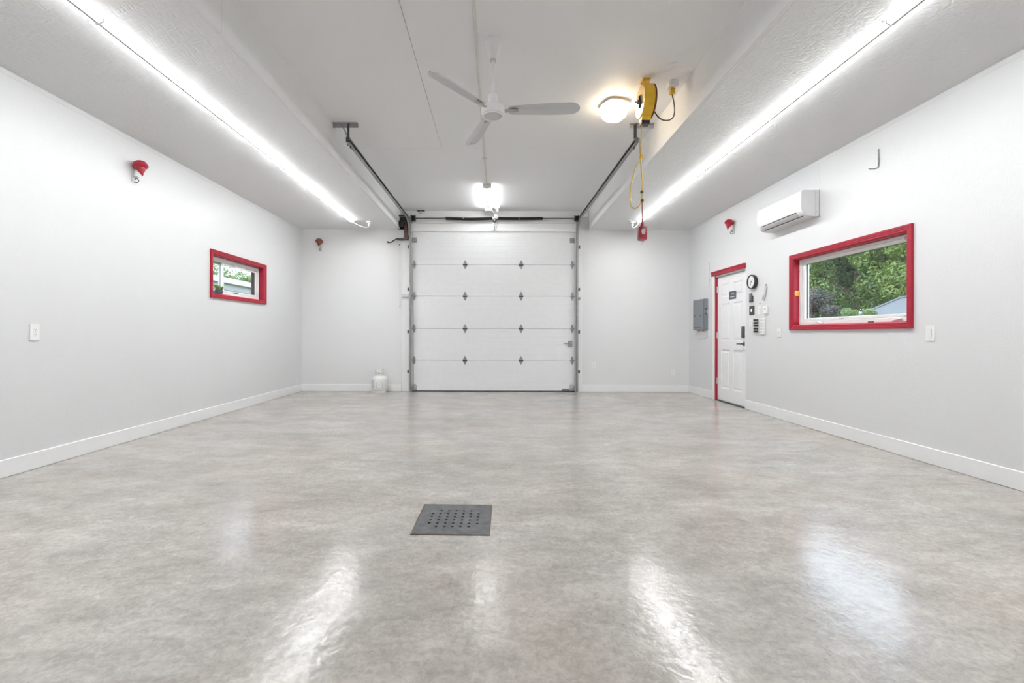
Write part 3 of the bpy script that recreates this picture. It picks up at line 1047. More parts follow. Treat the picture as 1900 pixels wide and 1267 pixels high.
MB().lathe([(0, 0.051), (0.150, 0.051), (0.152, 0.056), (0.145, 0.062), (0, 0.064)], 36, RM).build('rear_plate', 'rust_red', reel)
MB().box(-0.040, 0.036, -0.028, 0.038, -0.212, -0.176, bev=0.004).build('cord_guide', 'black_plastic', reel)
zb = 0.0


def rz(y):      # height of a picture row at the reel's distance, for the hanging cord
    return 1.075 + (621 - y) * RY / 844.4 - RZ


cx_ = -0.045
cord = MB()
cord.tube([(cx_ + 0.012, 0, -0.205), (cx_ + 0.010, 0, rz(255)), (cx_ + 0.008, 0, rz(286))], 0.0062, 8)
cord.tube([(cx_ - 0.004, 0.006, rz(255)), (cx_ - 0.002, 0.004, rz(286))], 0.005, 8)
cord.tube([(cx_ + 0.006, 0, rz(294)), (cx_ + 0.012, 0.004, rz(315)), (cx_ + 0.024, 0, rz(340)), (cx_ + 0.016, 0, rz(356))], 0.0062, 8)
cord.tube([(cx_ + 0.004, 0.008, rz(294)), (cx_ + 0.020, 0.010, rz(318)), (cx_ + 0.030, 0.01, rz(340)), (cx_ + 0.018, 0, rz(372))], 0.0055, 8)
cord.build('cord', 'yellow_cord', reel)
lo = bez((cx_ + 0.002, 0, rz(296)), (cx_ - 0.085, 0, rz(312)), (cx_ - 0.125, 0, rz(388)), (cx_ - 0.055, 0, rz(386)), 16)
lo += bez((cx_ - 0.055, 0, rz(386)), (cx_ - 0.02, 0, rz(386)), (cx_ + 0.005, 0, rz(378)), (cx_ + 0.016, 0, rz(370)), 8)[1:]
MB().tube(lo, 0.0058, 8).build('cord_loop', 'yellow_cord', reel)
m = MB()
for i in range(1):
    pts = [(cx_ + 0.006 + 0.017 * math.cos(a), -0.004, rz(290) + 0.019 * math.sin(a)) for a in [2 * PI * i / 14 for i in range(15)]]
    m.tube(pts, 0.0055, 8)
m.lathe([(0, -0.010), (0.008, -0.008), (0.010, 0), (0.008, 0.008), (0, 0.010)], 12, Matrix.Translation((cx_ + 0.006, -0.004, rz(290))))
m.build('stop_ring', 'yellow_paint', reel)
m = MB()
m.lathe([(0, -0.016), (0.012, -0.012), (0.015, 0), (0.012, 0.012), (0, 0.016)], 14, Matrix.Translation((cx_ + 0.016, 0, rz(356))))
m.build('cord_bead', 'black_plastic', reel)
MB().box(cx_ + 0.005, cx_ + 0.030, -0.012, 0.012, rz(374), rz(369), bev=0.003).build('cord_clamp', 'black_plastic', reel)
m = MB()
m.cyl((cx_ + 0.018, 0, rz(370)), (cx_ + 0.018, 0, rz(358)), 0.010, 10)
m.build('cord_sleeve', 'yellow_cord', reel)
MB().tube([(cx_ + 0.018, 0, rz(374)), (cx_ + 0.020, 0, rz(395)), (cx_ + 0.020, 0, rz(412))], 0.0055, 8).build('end_cord', 'red_cord', reel)
# supply lead to the ceiling outlet
px_, py_ = 1.625 - RX, 4.21 - RY
lead = bez((px_, py_, 0.085), (px_ + 0.02, py_, -0.01), (px_ + 0.055, py_ - 0.01, -0.165), (px_ - 0.07, py_ - 0.02, -0.165), 16)
lead += bez((px_ - 0.07, py_ - 0.02, -0.165), (px_ - 0.14, 0, -0.165), (0.085, 0, -0.10), (0.066, 0, -0.035), 10)[1:]
MB().tube(lead, 0.006, 8).build('supply_lead', 'brown_cord', reel)
m = MB()
m.box(px_ - 0.022, px_ + 0.022, py_ - 0.026, py_ + 0.022, 0.085, 0.137, bev=0.006)
m.build('plug', 'yellow_paint', reel)
ou = thing('ceiling_outlet', 'white ceiling outlet box holding the yellow plug of the reel', 'outlet', (1.625, 4.21, ZC))
MB().box(-0.042, 0.042, -0.045, 0.045, -0.052, -0.0005, bev=0.006).build('outlet_box', 'white_plastic', ou)
MB().box(-0.036, 0.036, -0.056, -0.0455, -0.05, -0.006, bev=0.002).build('cover_flap', 'white_plastic', ou)

# red outlet box at the cord's end
bx, bz = RX + cx_ + 0.020, rz(446) + RZ
lb = thing('hanging_outlet_box', 'red plastic outlet box hanging at the end of the reel cord', 'outlet box', (bx, RY, bz))
m = MB()
m.box(-0.038, 0.038, -0.032, 0.032, 0.012, 0.128, bev=0.008, seg=2)
m.prism([(-0.036, 0.02), (0.036, 0.02), (0.03, 0.004), (0.008, 0.0), (-0.03, 0.006)], -0.03, 0.03, 'y')
m.build('case', 'red_lamp', lb)
MB().lathe([(0.020, 0.122), (0.017, 0.15), (0.009, 0.17), (0.007, 0.20), (0, 0.202)], 12).build('strain_relief', 'red_lamp', lb)
MB().lathe([(0, 0), (0.018, 0), (0.018, 0.004), (0, 0.005)], 20, Matrix.Translation((0.0, -0.0325, 0.078)) @ Matrix.Diagonal((0.95, 1, 1.5, 1)) @ Matrix.Rotation(PI / 2, 4, 'X')).build('socket_face', 'grey_plastic', lb)
MB().tube([(0.004, 0, 0.002), (0.006, 0, -0.012), (0.002, 0, -0.026), (-0.006, 0, -0.034), (-0.012, 0, -0.030)], 0.0035, 6).build('hook', 'light_grey', lb)
MB().box(-0.016, 0.012, -0.008, 0.008, 0.196, 0.203, bev=0.002).build('cable_tie', 'red_cord', lb)


# ------------------------------------------------------------------ red cone fittings on metal plates
def alarm(label, loc, rz_, m_red, twist):
    t = thing('cone_fitting', label, 'wall fitting', loc, rz_, 'red cone fittings high on the walls')
    MB().box(-0.022, 0.022, -0.008, -0.0005, -0.125, 0.09, bev=0.003).build('back_plate', 'light_grey', t, smooth=False)
    M = Matrix.Translation((0, -0.072, 0.045)) @ Matrix.Rotation(math.radians(twist), 4, 'Y') @ Matrix.Rotation(math.radians(-16), 4, 'X')
    MB().lathe([(0, 0.045), (0.040, 0.040), (0.058, 0.026), (0.064, 0.008), (0.062, -0.016), (0.050, -0.028), (0.038, -0.032), (0.030, -0.060), (0.016, -0.078), (0.010, -0.098), (0.004, -0.108), (0, -0.108)], 24, M).build('cone_head', m_red, t)
    MB().lathe([(0.0645, 0.002), (0.0675, -0.002), (0.0675, -0.012), (0.0635, -0.017)], 24, M).build('rim_band', m_red, t)
    b = MB()
    b.box(-0.012, 0.012, -0.06, -0.008, 0.02, 0.03, bev=0.002)
    b.box(-0.014, 0.014, -0.055, -0.008, -0.075, -0.066, bev=0.002)
    b.prism([(-0.014, -0.066), (0.014, -0.066), (0.008, 0.02), (-0.008, 0.02)], -0.020, -0.012, 'y')
    b.build('arm', 'light_grey', t, smooth=False)
    pts = [(0, -0.035 + 0.022 * math.cos(a), -0.105 + 0.020 * math.sin(a)) for a in [0.6 + 5.2 * i / 14 for i in range(15)]]
    MB().tube(pts, 0.0045, 6).build('hook', 'shaft_steel', t)
    return t


alarm('red cone fitting on the left wall above the small window', (XL, 4.61, 2.735), LEFT, 'red_plastic', 4)
alarm('small red cone fitting on the right wall above the side door', (XR, 6.98, 2.755), RIGHT, 'red_plastic', -2)
alarm('rust-coloured cone fitting on the end wall near the left corner', (-3.318, YB, 2.775), 0, 'rust_red', 0)


# ------------------------------------------------------------------ windows
def frame_boxes(mb, x0, x1, z0, z1, wx, wz0, wz1, y0, y1, bev=0.002):
    mb.box(x0, x0 + wx, y0, y1, z0, z1, bev=bev)
    mb.box(x1 - wx, x1, y0, y1, z0, z1, bev=bev)
    mb.box(x0 + wx, x1 - wx, y0, y1, z0, z0 + wz0, bev=bev)
    mb.box(x0 + wx, x1 - wx, y0, y1, z1 - wz1, z1, bev=bev)


def casing(win, W, H, cw):
    """four mitred casing boards with a stepped profile around a W x H opening centred on the origin (x) with z from 0"""
    steps = [(0.0, 0.0), (0.012, 0.014), (0.026, 0.014), (0.030, 0.018), (0.042, 0.018), (0.046, 0.022), (cw, 0.022), (cw, 0.0)]
    for k in range(4):
        if k in (0, 2):
            L2 = W / 2
            rot = 0 if k == 0 else PI
            zc = H if k == 0 else 0
            org = (0, zc)
        else:
            L2 = H / 2
            rot = -PI / 2 if k == 1 else PI / 2
            org = (-W / 2 if k == 3 else W / 2, H / 2)
        t = bmesh.new()
        a = [t.verts.new((-L2 - s, -d - 0.0005, s)) for s, d in steps]
        b = [t.verts.new((L2 + s, -d - 0.0005, s)) for s, d in steps]
        n = len(steps)
        for i in range(n - 1):
            t.faces.new((a[i], b[i], b[i + 1], a[i + 1]))
        t.faces.new((a[n - 1], b[n - 1], b[0], a[0]))
        t.faces.new(a)
        t.faces.new(b[::-1])
        ang = {0: 0, 1: PI / 2, 2: PI, 3: -PI / 2}[k]
        m = MB()
        bmesh.ops.recalc_face_normals(t, faces=t.faces[:])
        m._merge(t, Matrix.Translation((org[0], 0, org[1])) @ Matrix.Rotation(ang, 4, 'Y'))
        m.build('casing_board', 'red_trim', win, smooth=False)


def jamb(win, W, H, d):
    for bx_ in ((-W / 2 - 0.012, -W / 2, 0, H), (W / 2, W / 2 + 0.012, 0, H), (-W / 2 - 0.012, W / 2 + 0.012, -0.012, 0), (-W / 2 - 0.012, W / 2 + 0.012, H, H + 0.012)):
        MB().box(bx_[0], bx_[1], -0.0004, d, bx_[2], bx_[3]).build('jamb_board', 'red_trim', win, smooth=False)


# window_1: small slider on the left wall
W1, H1 = WL[1] - WL[0] - 0.024, WL[3] - WL[2] - 0.024
w1 = thing('window_1', 'small horizontal slider window with red casing on the left wall', 'window', (XL, (WL[0] + WL[1]) / 2, WL[2] + 0.012), LEFT, kind='structure')
casing(w1, W1, H1, 0.062)
jamb(w1, W1, H1, 0.085)
m = MB()
frame_boxes(m, -W1 / 2, W1 / 2, 0, H1, 0.045, 0.042, 0.055, 0.07, 0.158, 0.004)
m.build('window_frame', 'vinyl', w1, smooth=False)
fx0, fx1, fz0, fz1 = -W1 / 2 + 0.046, W1 / 2 - 0.046, 0.043, H1 - 0.056
xm = -0.29
s1 = MB()
frame_boxes(s1, xm, fx1, fz0, fz1, 0.035, 0.028, 0.028, 0.085, 0.112, 0.003)
s1 = s1.build('sash', 'vinyl', w1, smooth=False)
MB().box(xm + 0.036, fx1 - 0.036, 0.104, 0.108, fz0 + 0.029, fz1 - 0.029).build('pane', 'pane', s1, smooth=False)
MB().box(fx1 - 0.125, fx1 - 0.037, 0.0965, 0.1035, fz0 + 0.029, fz1 - 0.029).build('screen_edge', 'dark_grey', s1, smooth=False)
s2 = MB()
frame_boxes(s2, fx0, xm + 0.035, fz0, fz1, 0.035, 0.028, 0.028, 0.120, 0.147, 0.003)
s2 = s2.build('sash', 'grey_plastic', w1, smooth=False)  # grey instead of white vinyl: backlit shade put into the colour
MB().box(fx0 + 0.036, xm - 0.002, 0.131, 0.135, fz0 + 0.029, fz1 - 0.029).build('pane', 'pane', s2, smooth=False)
MB().box(-0.05, 0.06, 0.0735, 0.0845, fz0 + 0.008, fz0 + 0.018, bev=0.002).build('latch', 'dark_grey', w1, (0.02, 0, 0), smooth=False)
MB().box(-0.03, 0.03, 0.0735, 0.0845, fz1 - 0.02, fz1 - 0.010, bev=0.002).build('latch', 'light_grey', w1, (-0.02, 0, 0), smooth=False)
MB().box(-0.04, 0.03, 0.01, 0.05, H1 - 0.008, H1 - 0.0005, bev=0.001).build('magnet_sensor', 'rust_red', w1, smooth=False)

# window_2: large awning window on the right wall
W2, H2 = WR[1] - WR[0] - 0.024, WR[3] - WR[2] - 0.024
w2 = thing('window_2', 'large window with red casing and white frame on the right wall', 'window', (XR, (WR[0] + WR[1]) / 2, WR[2] + 0.012), RIGHT, kind='structure')
casing(w2, W2, H2, 0.064)
jamb(w2, W2, H2, 0.085)
m = MB()
frame_boxes(m, -W2 / 2, W2 / 2, 0, H2, 0.036, 0.042, 0.028, 0.062, 0.158, 0.004)
m.build('window_frame', 'vinyl', w2, smooth=False)
gx0, gx1, gz0, gz1 = -W2 / 2 + 0.037, W2 / 2 - 0.037, 0.043, H2 - 0.029
s = MB()
frame_boxes(s, gx0, gx1, gz0, gz1, 0.038, 0.034, 0.034, 0.078, 0.135, 0.005)
s = s.build('sash', 'vinyl', w2, smooth=False)
MB().box(gx0 + 0.039, gx1 - 0.039, 0.120, 0.126, gz0 + 0.035, gz1 - 0.035).build('pane', 'pane', s, smooth=False)
g_ = MB()
frame_boxes(g_, gx0 + 0.0385, gx1 - 0.0385, gz0 + 0.0345, gz1 - 0.0345, 0.003, 0.003, 0.003, 0.098, 0.1195, 0.0)
g_.build('gasket', 'dark_grey', s, smooth=False)  # dark line at the glass, also added to dim the sky-lit sash edge
for x, tilt in ((-0.40, 0.25), (0.60, -0.15)):
    m = MB()
    m.box(-0.05, 0.05, -0.016, -0.002, -0.006, 0.006, bev=0.003, M=Matrix.Rotation(tilt, 4, 'Y'))
    m.cyl((0.045, -0.004, 0.0), (0.045, 0.012, 0.0), 0.006, 8)
    m.build('crank_handle', 'white_gloss', w2, (x, 0.0615, 0.022))
for x in (-0.10, 0.69):
    MB().box(-0.03, 0.03, 0.066, 0.0775, gz0 + 0.008, gz0 + 0.022, bev=0.003).build('sash_lock', 'light_grey', w2, (x, 0, 0), smooth=False)
for z in (0.12, H2 - 0.14):
    MB().cyl((-W2 / 2 + 0.010, 0.0615, z), (-W2 / 2 + 0.010, 0.0595, z), 0.006, 8).build('screw_cap', 'grey_plastic', w2)
MB().box(W2 / 2 - 0.09, W2 / 2 - 0.075, 0.055, 0.0615, H2 - 0.05, H2 - 0.02, bev=0.002).build('stop_clip', 'grey_plastic', w2, smooth=False)
MB().box(0.28, 0.34, 0.045, 0.061, 0.0005, 0.014, bev=0.003).build('hinge_foot', 'motor_brown', w2, smooth=False)

dc = thing('round_tag', 'small round yellow and orange tag stuck inside the red window jamb', 'tag', (XR + 0.038, WR[1] - 0.0125, 1.588))
MB().lathe([(0, 0), (0.034, 0), (0.036, 0.003), (0.034, 0.006), (0, 0.006)], 24, Matrix.Rotation(PI / 2, 4, 'X')).build('rim_disc', 'yellow_paint', dc)
MB().lathe([(0, 0.0062), (0.028, 0.0062), (0.026, 0.009), (0, 0.009)], 20, Matrix.Rotation(PI / 2, 4, 'X')).build('centre_disc', 'orange_disc', dc)

# potted plant on the sill of the small window
pp = thing('potted_plant', 'bushy green plant in a dark bowl on the small window ledge', 'plant', (XL - 0.030, 6.095, WL[2] + 0.013))
MB().lathe([(0, 0), (0.028, 0), (0.034, 0.006), (0.040, 0.030), (0.042, 0.055), (0.038, 0.055), (0.034, 0.048), (0, 0.046)], 22, Matrix.Diagonal((0.62, 1.9, 1.0, 1))).build('bowl', 'slate_grey', pp)
rnd = random.Random(3)
V, F = [], []
for i in range(150):
    a = rnd.uniform(0, 2 * PI)
    r0_ = rnd.uniform(0, 0.02)
    d = Vector((math.cos(a) * 0.30, math.sin(a) * 0.9, rnd.uniform(0.7, 1.5))).normalized()
    ln = rnd.uniform(0.05, 0.115)
    p = Vector((math.cos(a) * r0_ * 0.6, math.sin(a) * r0_ * 2.4, 0.045))
    side = d.cross(Vector((0, 0, 1))).normalized() * rnd.uniform(0.005, 0.010)
    droop = Vector((d.x * 0.01, d.y * 0.03, -0.012))
    b = len(V)
    V += [p - side * 0.4, p + side * 0.4, p + d * ln * 0.6 + side, p + d * ln * 0.6 - side, p + d * ln + droop]
    F += [(b, b + 1, b + 2, b + 3), (b + 3, b + 2, b + 4)]
me = bpy.data.meshes.new('leaves')
me.from_pydata([tuple(v) for v in V], [], F)
me.materials.append(MATS['leaf_plant'])
o = bpy.data.objects.new('leaves', me)
COL.objects.link(o)
o.parent = pp
o['kind'] = 'stuff'

# ------------------------------------------------------------------ door_2: side entry door
d2 = thing('door_2', 'white six-panel side door with red head casing on the right wall', 'door', (XR, (DO[0] + DO[1]) / 2, 0), RIGHT, kind='structure')
DW = DO[1] - DO[0]
m = MB()
m.prism([(-0.0005, 2.057), (-0.026, 2.057), (-0.028, 2.105), (-0.036, 2.112), (-0.036, 2.130), (-0.0005, 2.130)], -DW / 2 - 0.09, DW / 2, 'x')
m.build('head_casing', 'red_trim', d2, smooth=False)
MB().box(-DW / 2 - 0.072, -DW / 2 - 0.001, -0.018, -0.0005, 0.001, 2.056, bev=0.003).build('side_casing', 'trim_white', d2, smooth=False)
MB().box(-DW / 2, -DW / 2 + 0.022, -0.004, 0.15, 0.001, 2.054).build('side_jamb', 'red_trim', d2, smooth=False)
MB().box(DW / 2 - 0.022, DW / 2, 0.0, 0.15, 0.001, 2.054).build('side_jamb', 'trim_white', d2, smooth=False)
MB().box(-DW / 2 + 0.022, DW / 2 - 0.022, 0.0, 0.15, 2.032, 2.054).build('head_jamb', 'light_grey', d2, smooth=False)
MB().box(-DW / 2 + 0.022, DW / 2 - 0.022, 0.0, 0.15, 0.001, 0.014).build('threshold', 'dark_steel', d2, smooth=False)
MB().box(-DW / 2, DW / 2, 0.152, 0.158, 0.0, 2.055).build('weather_stop', 'rubber', d2, smooth=False)
LW = DW - 0.05


def leaf_door():
    """six raised panels: each a sunken moulding with a raised field"""
    xs = [(-LW / 2 + 0.115, -0.052), (0.052, LW / 2 - 0.115)]
    zs = [(0.22, 0.86), (1.00, 1.58), (1.68, 1.915)]
    zs = [(0.215, 0.845), (0.985, 1.585), (1.685, 1.905)]
    gx = sorted({-LW / 2, LW / 2} | {v for p in xs for v in p})
    gz = sorted({0.018, 2.028} | {v for p in zs for v in p})
    m = MB()
    t = bmesh.new()

    def quad(a, b, c, d):
        t.faces.new([t.verts.new(p) for p in (a, b, c, d)])
    y = 0.030
    for i in range(len(gx) - 1):
        for j in range(len(gz) - 1):
            x0, x1, z0, z1 = gx[i], gx[i + 1], gz[j], gz[j + 1]
            if any(abs(p[0] - x0) < 1e-6 for p in xs) and any(abs(p[0] - z0) < 1e-6 for p in zs):
                rings = [(0, y), (0.018, y + 0.009), (0.034, y + 0.009), (0.052, y + 0.002)]
                R_ = [[(x0 + o_, yy, z0 + o_), (x1 - o_, yy, z0 + o_), (x1 - o_, yy, z1 - o_), (x0 + o_, yy, z1 - o_)] for o_, yy in rings]
                for a, b in zip(R_, R_[1:]):
                    for k in range(4):
                        quad(a[k], a[(k + 1) % 4], b[(k + 1) % 4], b[k])
                quad(*R_[-1])
            else:
                quad((x0, y, z0), (x1, y, z0), (x1, y, z1), (x0, y, z1))
    for x in (-LW / 2, LW / 2):
        quad((x, y, 0.018), (x, y + 0.044, 0.018), (x, y + 0.044, 2.028), (x, y, 2.028))
    quad((-LW / 2, y + 0.044, 0.018), (LW / 2, y + 0.044, 0.018), (LW / 2, y + 0.044, 2.028), (-LW / 2, y + 0.044, 2.028))
    for z in (0.018, 2.028):
        quad((-LW / 2, y, z), (LW / 2, y, z), (LW / 2, y + 0.044, z), (-LW / 2, y + 0.044, z))
    bmesh.ops.remove_doubles(t, verts=t.verts, dist=1e-5)
    bmesh.ops.recalc_face_normals(t, faces=t.faces[:])
    m._merge(t)
    return m


lf = leaf_door().build('door_leaf', 'steel_door_white', d2, smooth=False)
for z in (0.27, 1.02, 1.78):
    m = MB()
    m.box(-LW / 2 - 0.002, -LW / 2 + 0.035, 0.026, 0.0295, z, z + 0.10)
    m.cyl((-LW / 2 - 0.004, 0.022, z), (-LW / 2 - 0.004, 0.022, z + 0.10), 0.008, 10)
    m.build('hinge', 'light_grey', lf, smooth=False)
# keypad deadbolt, lever, sign
kx = LW / 2 - 0.065
m = MB()
m.box(kx - 0.036, kx + 0.036, -0.004, 0.0295, 1.035, 1.205, bev=0.012, seg=2)
m.build('keypad_deadbolt', 'dark_grey', lf)
m = MB()
m.lathe([(0, 0), (0.033, 0), (0.033, 0.008), (0.026, 0.014), (0.013, 0.018), (0.012, 0.050), (0, 0.050)], 20, Matrix.Translation((kx, 0.0295, 0.945)) @ Matrix.Rotation(PI / 2, 4, 'X'))
m.box(kx - 0.125, kx + 0.012, -0.028, -0.014, 0.935, 0.955, bev=0.006, seg=2)
tag(m.build('door_lever', 'shaft_steel', lf), 'dark metal lever handle')
sg = MB().box(-0.115, 0.085, 0.0225, 0.0295, 1.635, 1.76, bev=0.003).build('door_sign', 'slate_grey', lf, (0.055, 0, 0), smooth=False)
tag(sg, 'dark plaque with two pale lines of lettering')
for z, a, b in ((1.716, -0.06, 0.035), (1.672, -0.075, 0.05)):
    m = MB()
    x = a
    rr = random.Random(int(z * 1000))
    while x < b:
        wd = rr.uniform(0.006, 0.011)
        m.box(x, x + wd, 0.0218, 0.0226, z - 0.008, z + 0.008)
        x += wd + 0.004
    m.build('lettering', 'light_grey', sg, smooth=False)

# ------------------------------------------------------------------ wall unit air conditioner
ac = thing('air_conditioner', 'white wall-mounted split air conditioner above the large window', 'air conditioner', (XR, 5.558, 2.415), RIGHT)
AW = 0.856
prof = [(-0.001, 0.005), (-0.001, 0.30), (-0.185, 0.30), (-0.200, 0.294), (-0.208, 0.28), (-0.211, 0.20), (-0.211, 0.115)] + \
       [(-0.211 + 0.12 * (1 - math.cos(a)), 0.115 - 0.108 * math.sin(a)) for a in [PI / 2 * i / 8 for i in range(1, 9)]] + [(-0.05, 0.005)]
MB().prism(prof, -AW / 2, AW / 2, 'x').build('case', 'white_gloss', ac, angle=28)


def on_curve(a, out=0.0):
    return (-0.211 + 0.12 * (1 - math.cos(a)) - out * math.cos(a), 0.115 - 0.108 * math.sin(a) - out * math.sin(a))


def band(a0, a1, th, x0, x1, n=5):
    p = [on_curve(a0 + (a1 - a0) * i / n, 0.0005) for i in range(n + 1)] + [on_curve(a1 + (a0 - a1) * i / n, th) for i in range(n + 1)]
    return MB().prism(p, x0, x1, 'x')


band(0.42, 0.52, 0.0012, -AW / 2 + 0.06, AW / 2 - 0.10).build('intake_slot', 'dark_grey', ac)
band(0.56, 0.98, 0.004, -AW / 2 + 0.06, AW / 2 - 0.10).build('louver', 'light_grey', ac)
band(1.02, 1.13, 0.0015, -AW / 2 + 0.06, AW / 2 - 0.06).build('outlet_slot', 'black_plastic', ac)
MB().box(AW / 2 + 0.0005, AW / 2 + 0.003, -0.052, -0.05, 0.01, 0.295).build('side_seam', 'light_grey', ac, smooth=False)
MB().box(AW / 2 - 0.004, AW / 2 + 0.006, -0.008, -0.0005, 0.0, 0.302).build('mount_plate', 'grey_plastic', ac, smooth=False)
MB().cyl((AW / 2 - 0.001, -0.035, 0.055), (AW / 2 + 0.002, -0.035, 0.055), 0.008, 10).build('screw_cap', 'light_grey', ac)

# ------------------------------------------------------------------ J hook above the large window
hk = thing('wall_hook', 'bare metal L-shaped hook on the right wall near the ceiling', 'hook', (XR, 4.336, 2.66), RIGHT)
pth = [(0, -0.006, 0.19), (0, -0.006, 0.035), (0, -0.010, 0.018), (0, -0.024, 0.006), (0, -0.045, 0.003), (0, -0.098, 0.003)]
MB().tube(pth, 0.0055, 8).build('rod', 'galvanised', hk)
MB().box(-0.010, 0.010, -0.004, -0.0005, 0.15, 0.195, bev=0.001).build('screw_plate', 'light_grey', hk, smooth=False)

# ------------------------------------------------------------------ electrical panel
ep = thing('electrical_panel', 'grey metal electrical panel on the right wall beside the side door', 'electrical panel', (XR, 8.04, 1.17), RIGHT)
MB().box(-0.218, 0.218, -0.068, -0.0005, 0, 0.535, bev=0.004).build('cabinet', 'panel_grey', ep, smooth=False)
cv = MB().box(-0.205, 0.205, -0.078, -0.0685, 0.012, 0.522, bev=0.004).build('cover_door', 'panel_grey', ep, smooth=False)
for x in (-0.13, 0.10):
    MB().box(x - 0.018, x + 0.018, -0.082, -0.0785, 0.232, 0.262, bev=0.002).build('latch', 'dark_grey', cv, smooth=False)
MB().box(-0.19, 0.11, -0.0795, -0.0785, 0.035, 0.045).build('seam_strip', 'dark_grey', cv, smooth=False)
for z in (0.275, 0.355):
    MB().lathe([(0, 0), (0.018, 0), (0.018, 0.008), (0, 0.008)], 12, Matrix.Translation((0.2185, -0.04, z)) @ Matrix.Rotation(PI / 2, 4, 'Y')).build('knockout', 'dark_grey', ep)
MB().tube(bez((0.222, -0.03, 0.355), (0.285, -0.03, 0.34), (0.285, -0.03, 0.25), (0.222, -0.03, 0.262), 10), 0.005, 6).build('side_cable', 'light_grey', ep)
for x in (-0.07, 0.08):
    MB().cyl((x, -0.035, -0.03), (x, -0.035, -0.0005), 0.014, 10).build('cable_gland', 'grey_plastic', ep)
sh = MB()
sh.prism([(-0.225, -0.002), (0.20, -0.032), (0.215, -0.125), (0.11, -0.155), (-0.20, -0.145), (-0.26, -0.12)], -0.010, -0.0008, 'y')
tag(sh.build('cable_cover', 'clear_sheet', ep, smooth=False), 'pale crinkled sheet below the cabinet')
cd = MB()
cd.tube([(0, -0.008, 0), (0, -0.008, 0.42)], 0.006, 8)
cd.box(-0.014, 0.014, -0.016, -0.0005, 0.10, 0.12, bev=0.002)
cd.box(-0.014, 0.014, -0.016, -0.0005, 0.30, 0.32, bev=0.002)
tag(cd.build('conduit', 'conduit_paint', None, (XR, 7.78, 1.90), (0, 0, RIGHT)), 'thin pale conduit on the right wall above the electrical panel', 'conduit')

# ------------------------------------------------------------------ clock
ck = thing('wall_clock', 'round wall clock with black rim and white dial beside the side door', 'clock', (XR, 6.43, 1.83), RIGHT)
RX_ = Matrix.Rotation(PI / 2, 4, 'X')
MB().lathe([(0, 0.001), (0.094, 0.001), (0.100, 0.010), (0.102, 0.045), (0.098, 0.052), (0.090, 0.052), (0.086, 0.040), (0, 0.040)], 40, RX_).build('rim', 'black_plastic', ck)
MB().lathe([(0, 0.0405), (0.0855, 0.0405), (0.0855, 0.0412), (0, 0.0412)], 36, RX_).build('dial', 'white_plastic', ck)
m = MB()
for k in range(12):
    M = Matrix.Rotation(2 * PI * k / 12, 4, 'Y')
    m.box(-0.002, 0.002, -0.0422, -0.0413, 0.066, 0.078, M=M)
m.build('hour_marks', 'dark_grey', ck, smooth=False)
for nm, ang, ln, wd in (('hour_hand', 50, 0.040, 0.004), ('minute_hand', 205, 0.058, 0.003)):
    MB().box(-wd, wd, -0.0445, -0.0428, -0.010, ln, M=Matrix.Rotation(math.radians(ang), 4, 'Y')).build(nm, 'black_plastic', ck, smooth=False)
MB().lathe([(0, 0.0415), (0.006, 0.0415), (0.006, 0.047), (0, 0.047)], 12, RX_).build('hand_hub', 'black_plastic', ck)


# ------------------------------------------------------------------ small plates near the door
def yz(name, label, cat, y, z, group=None):
    return thing(name, label, cat, (XR, y, z), RIGHT, group)


t = yz('wall_remote', 'dark handheld remote in its cradle just below the clock', 'remote', 6.487, 1.605)
MB().box(-0.040, 0.040, -0.012, -0.0005, -0.055, 0.03, bev=0.003).build('cradle', 'dark_grey', t, smooth=False)
rm = MB().box(-0.034, 0.034, -0.026, -0.0125, -0.062, 0.066, bev=0.006, seg=2).build('remote_body', 'slate_grey', t)
for z in (0.035, 0.01, -0.02):
    MB().box(-0.012, 0.012, -0.029, -0.0265, z - 0.006, z + 0.006, bev=0.001).build('button', 'light_grey', rm, smooth=False)
t = yz('doorbell_button', 'black square plate with a lit white button below the dark remote', 'switch', 6.478, 1.428)
MB().box(-0.06, 0.06, -0.010, -0.0005, -0.064, 0.064, bev=0.003).build('plate', 'black_plastic', t, smooth=False)
MB().lathe([(0, 0.0102), (0.018, 0.0102), (0.016, 0.016), (0, 0.018)], 18, Matrix.Diagonal((0.9, 1, 1.35, 1)) @ RX_).build('button', 'button_lit', t)


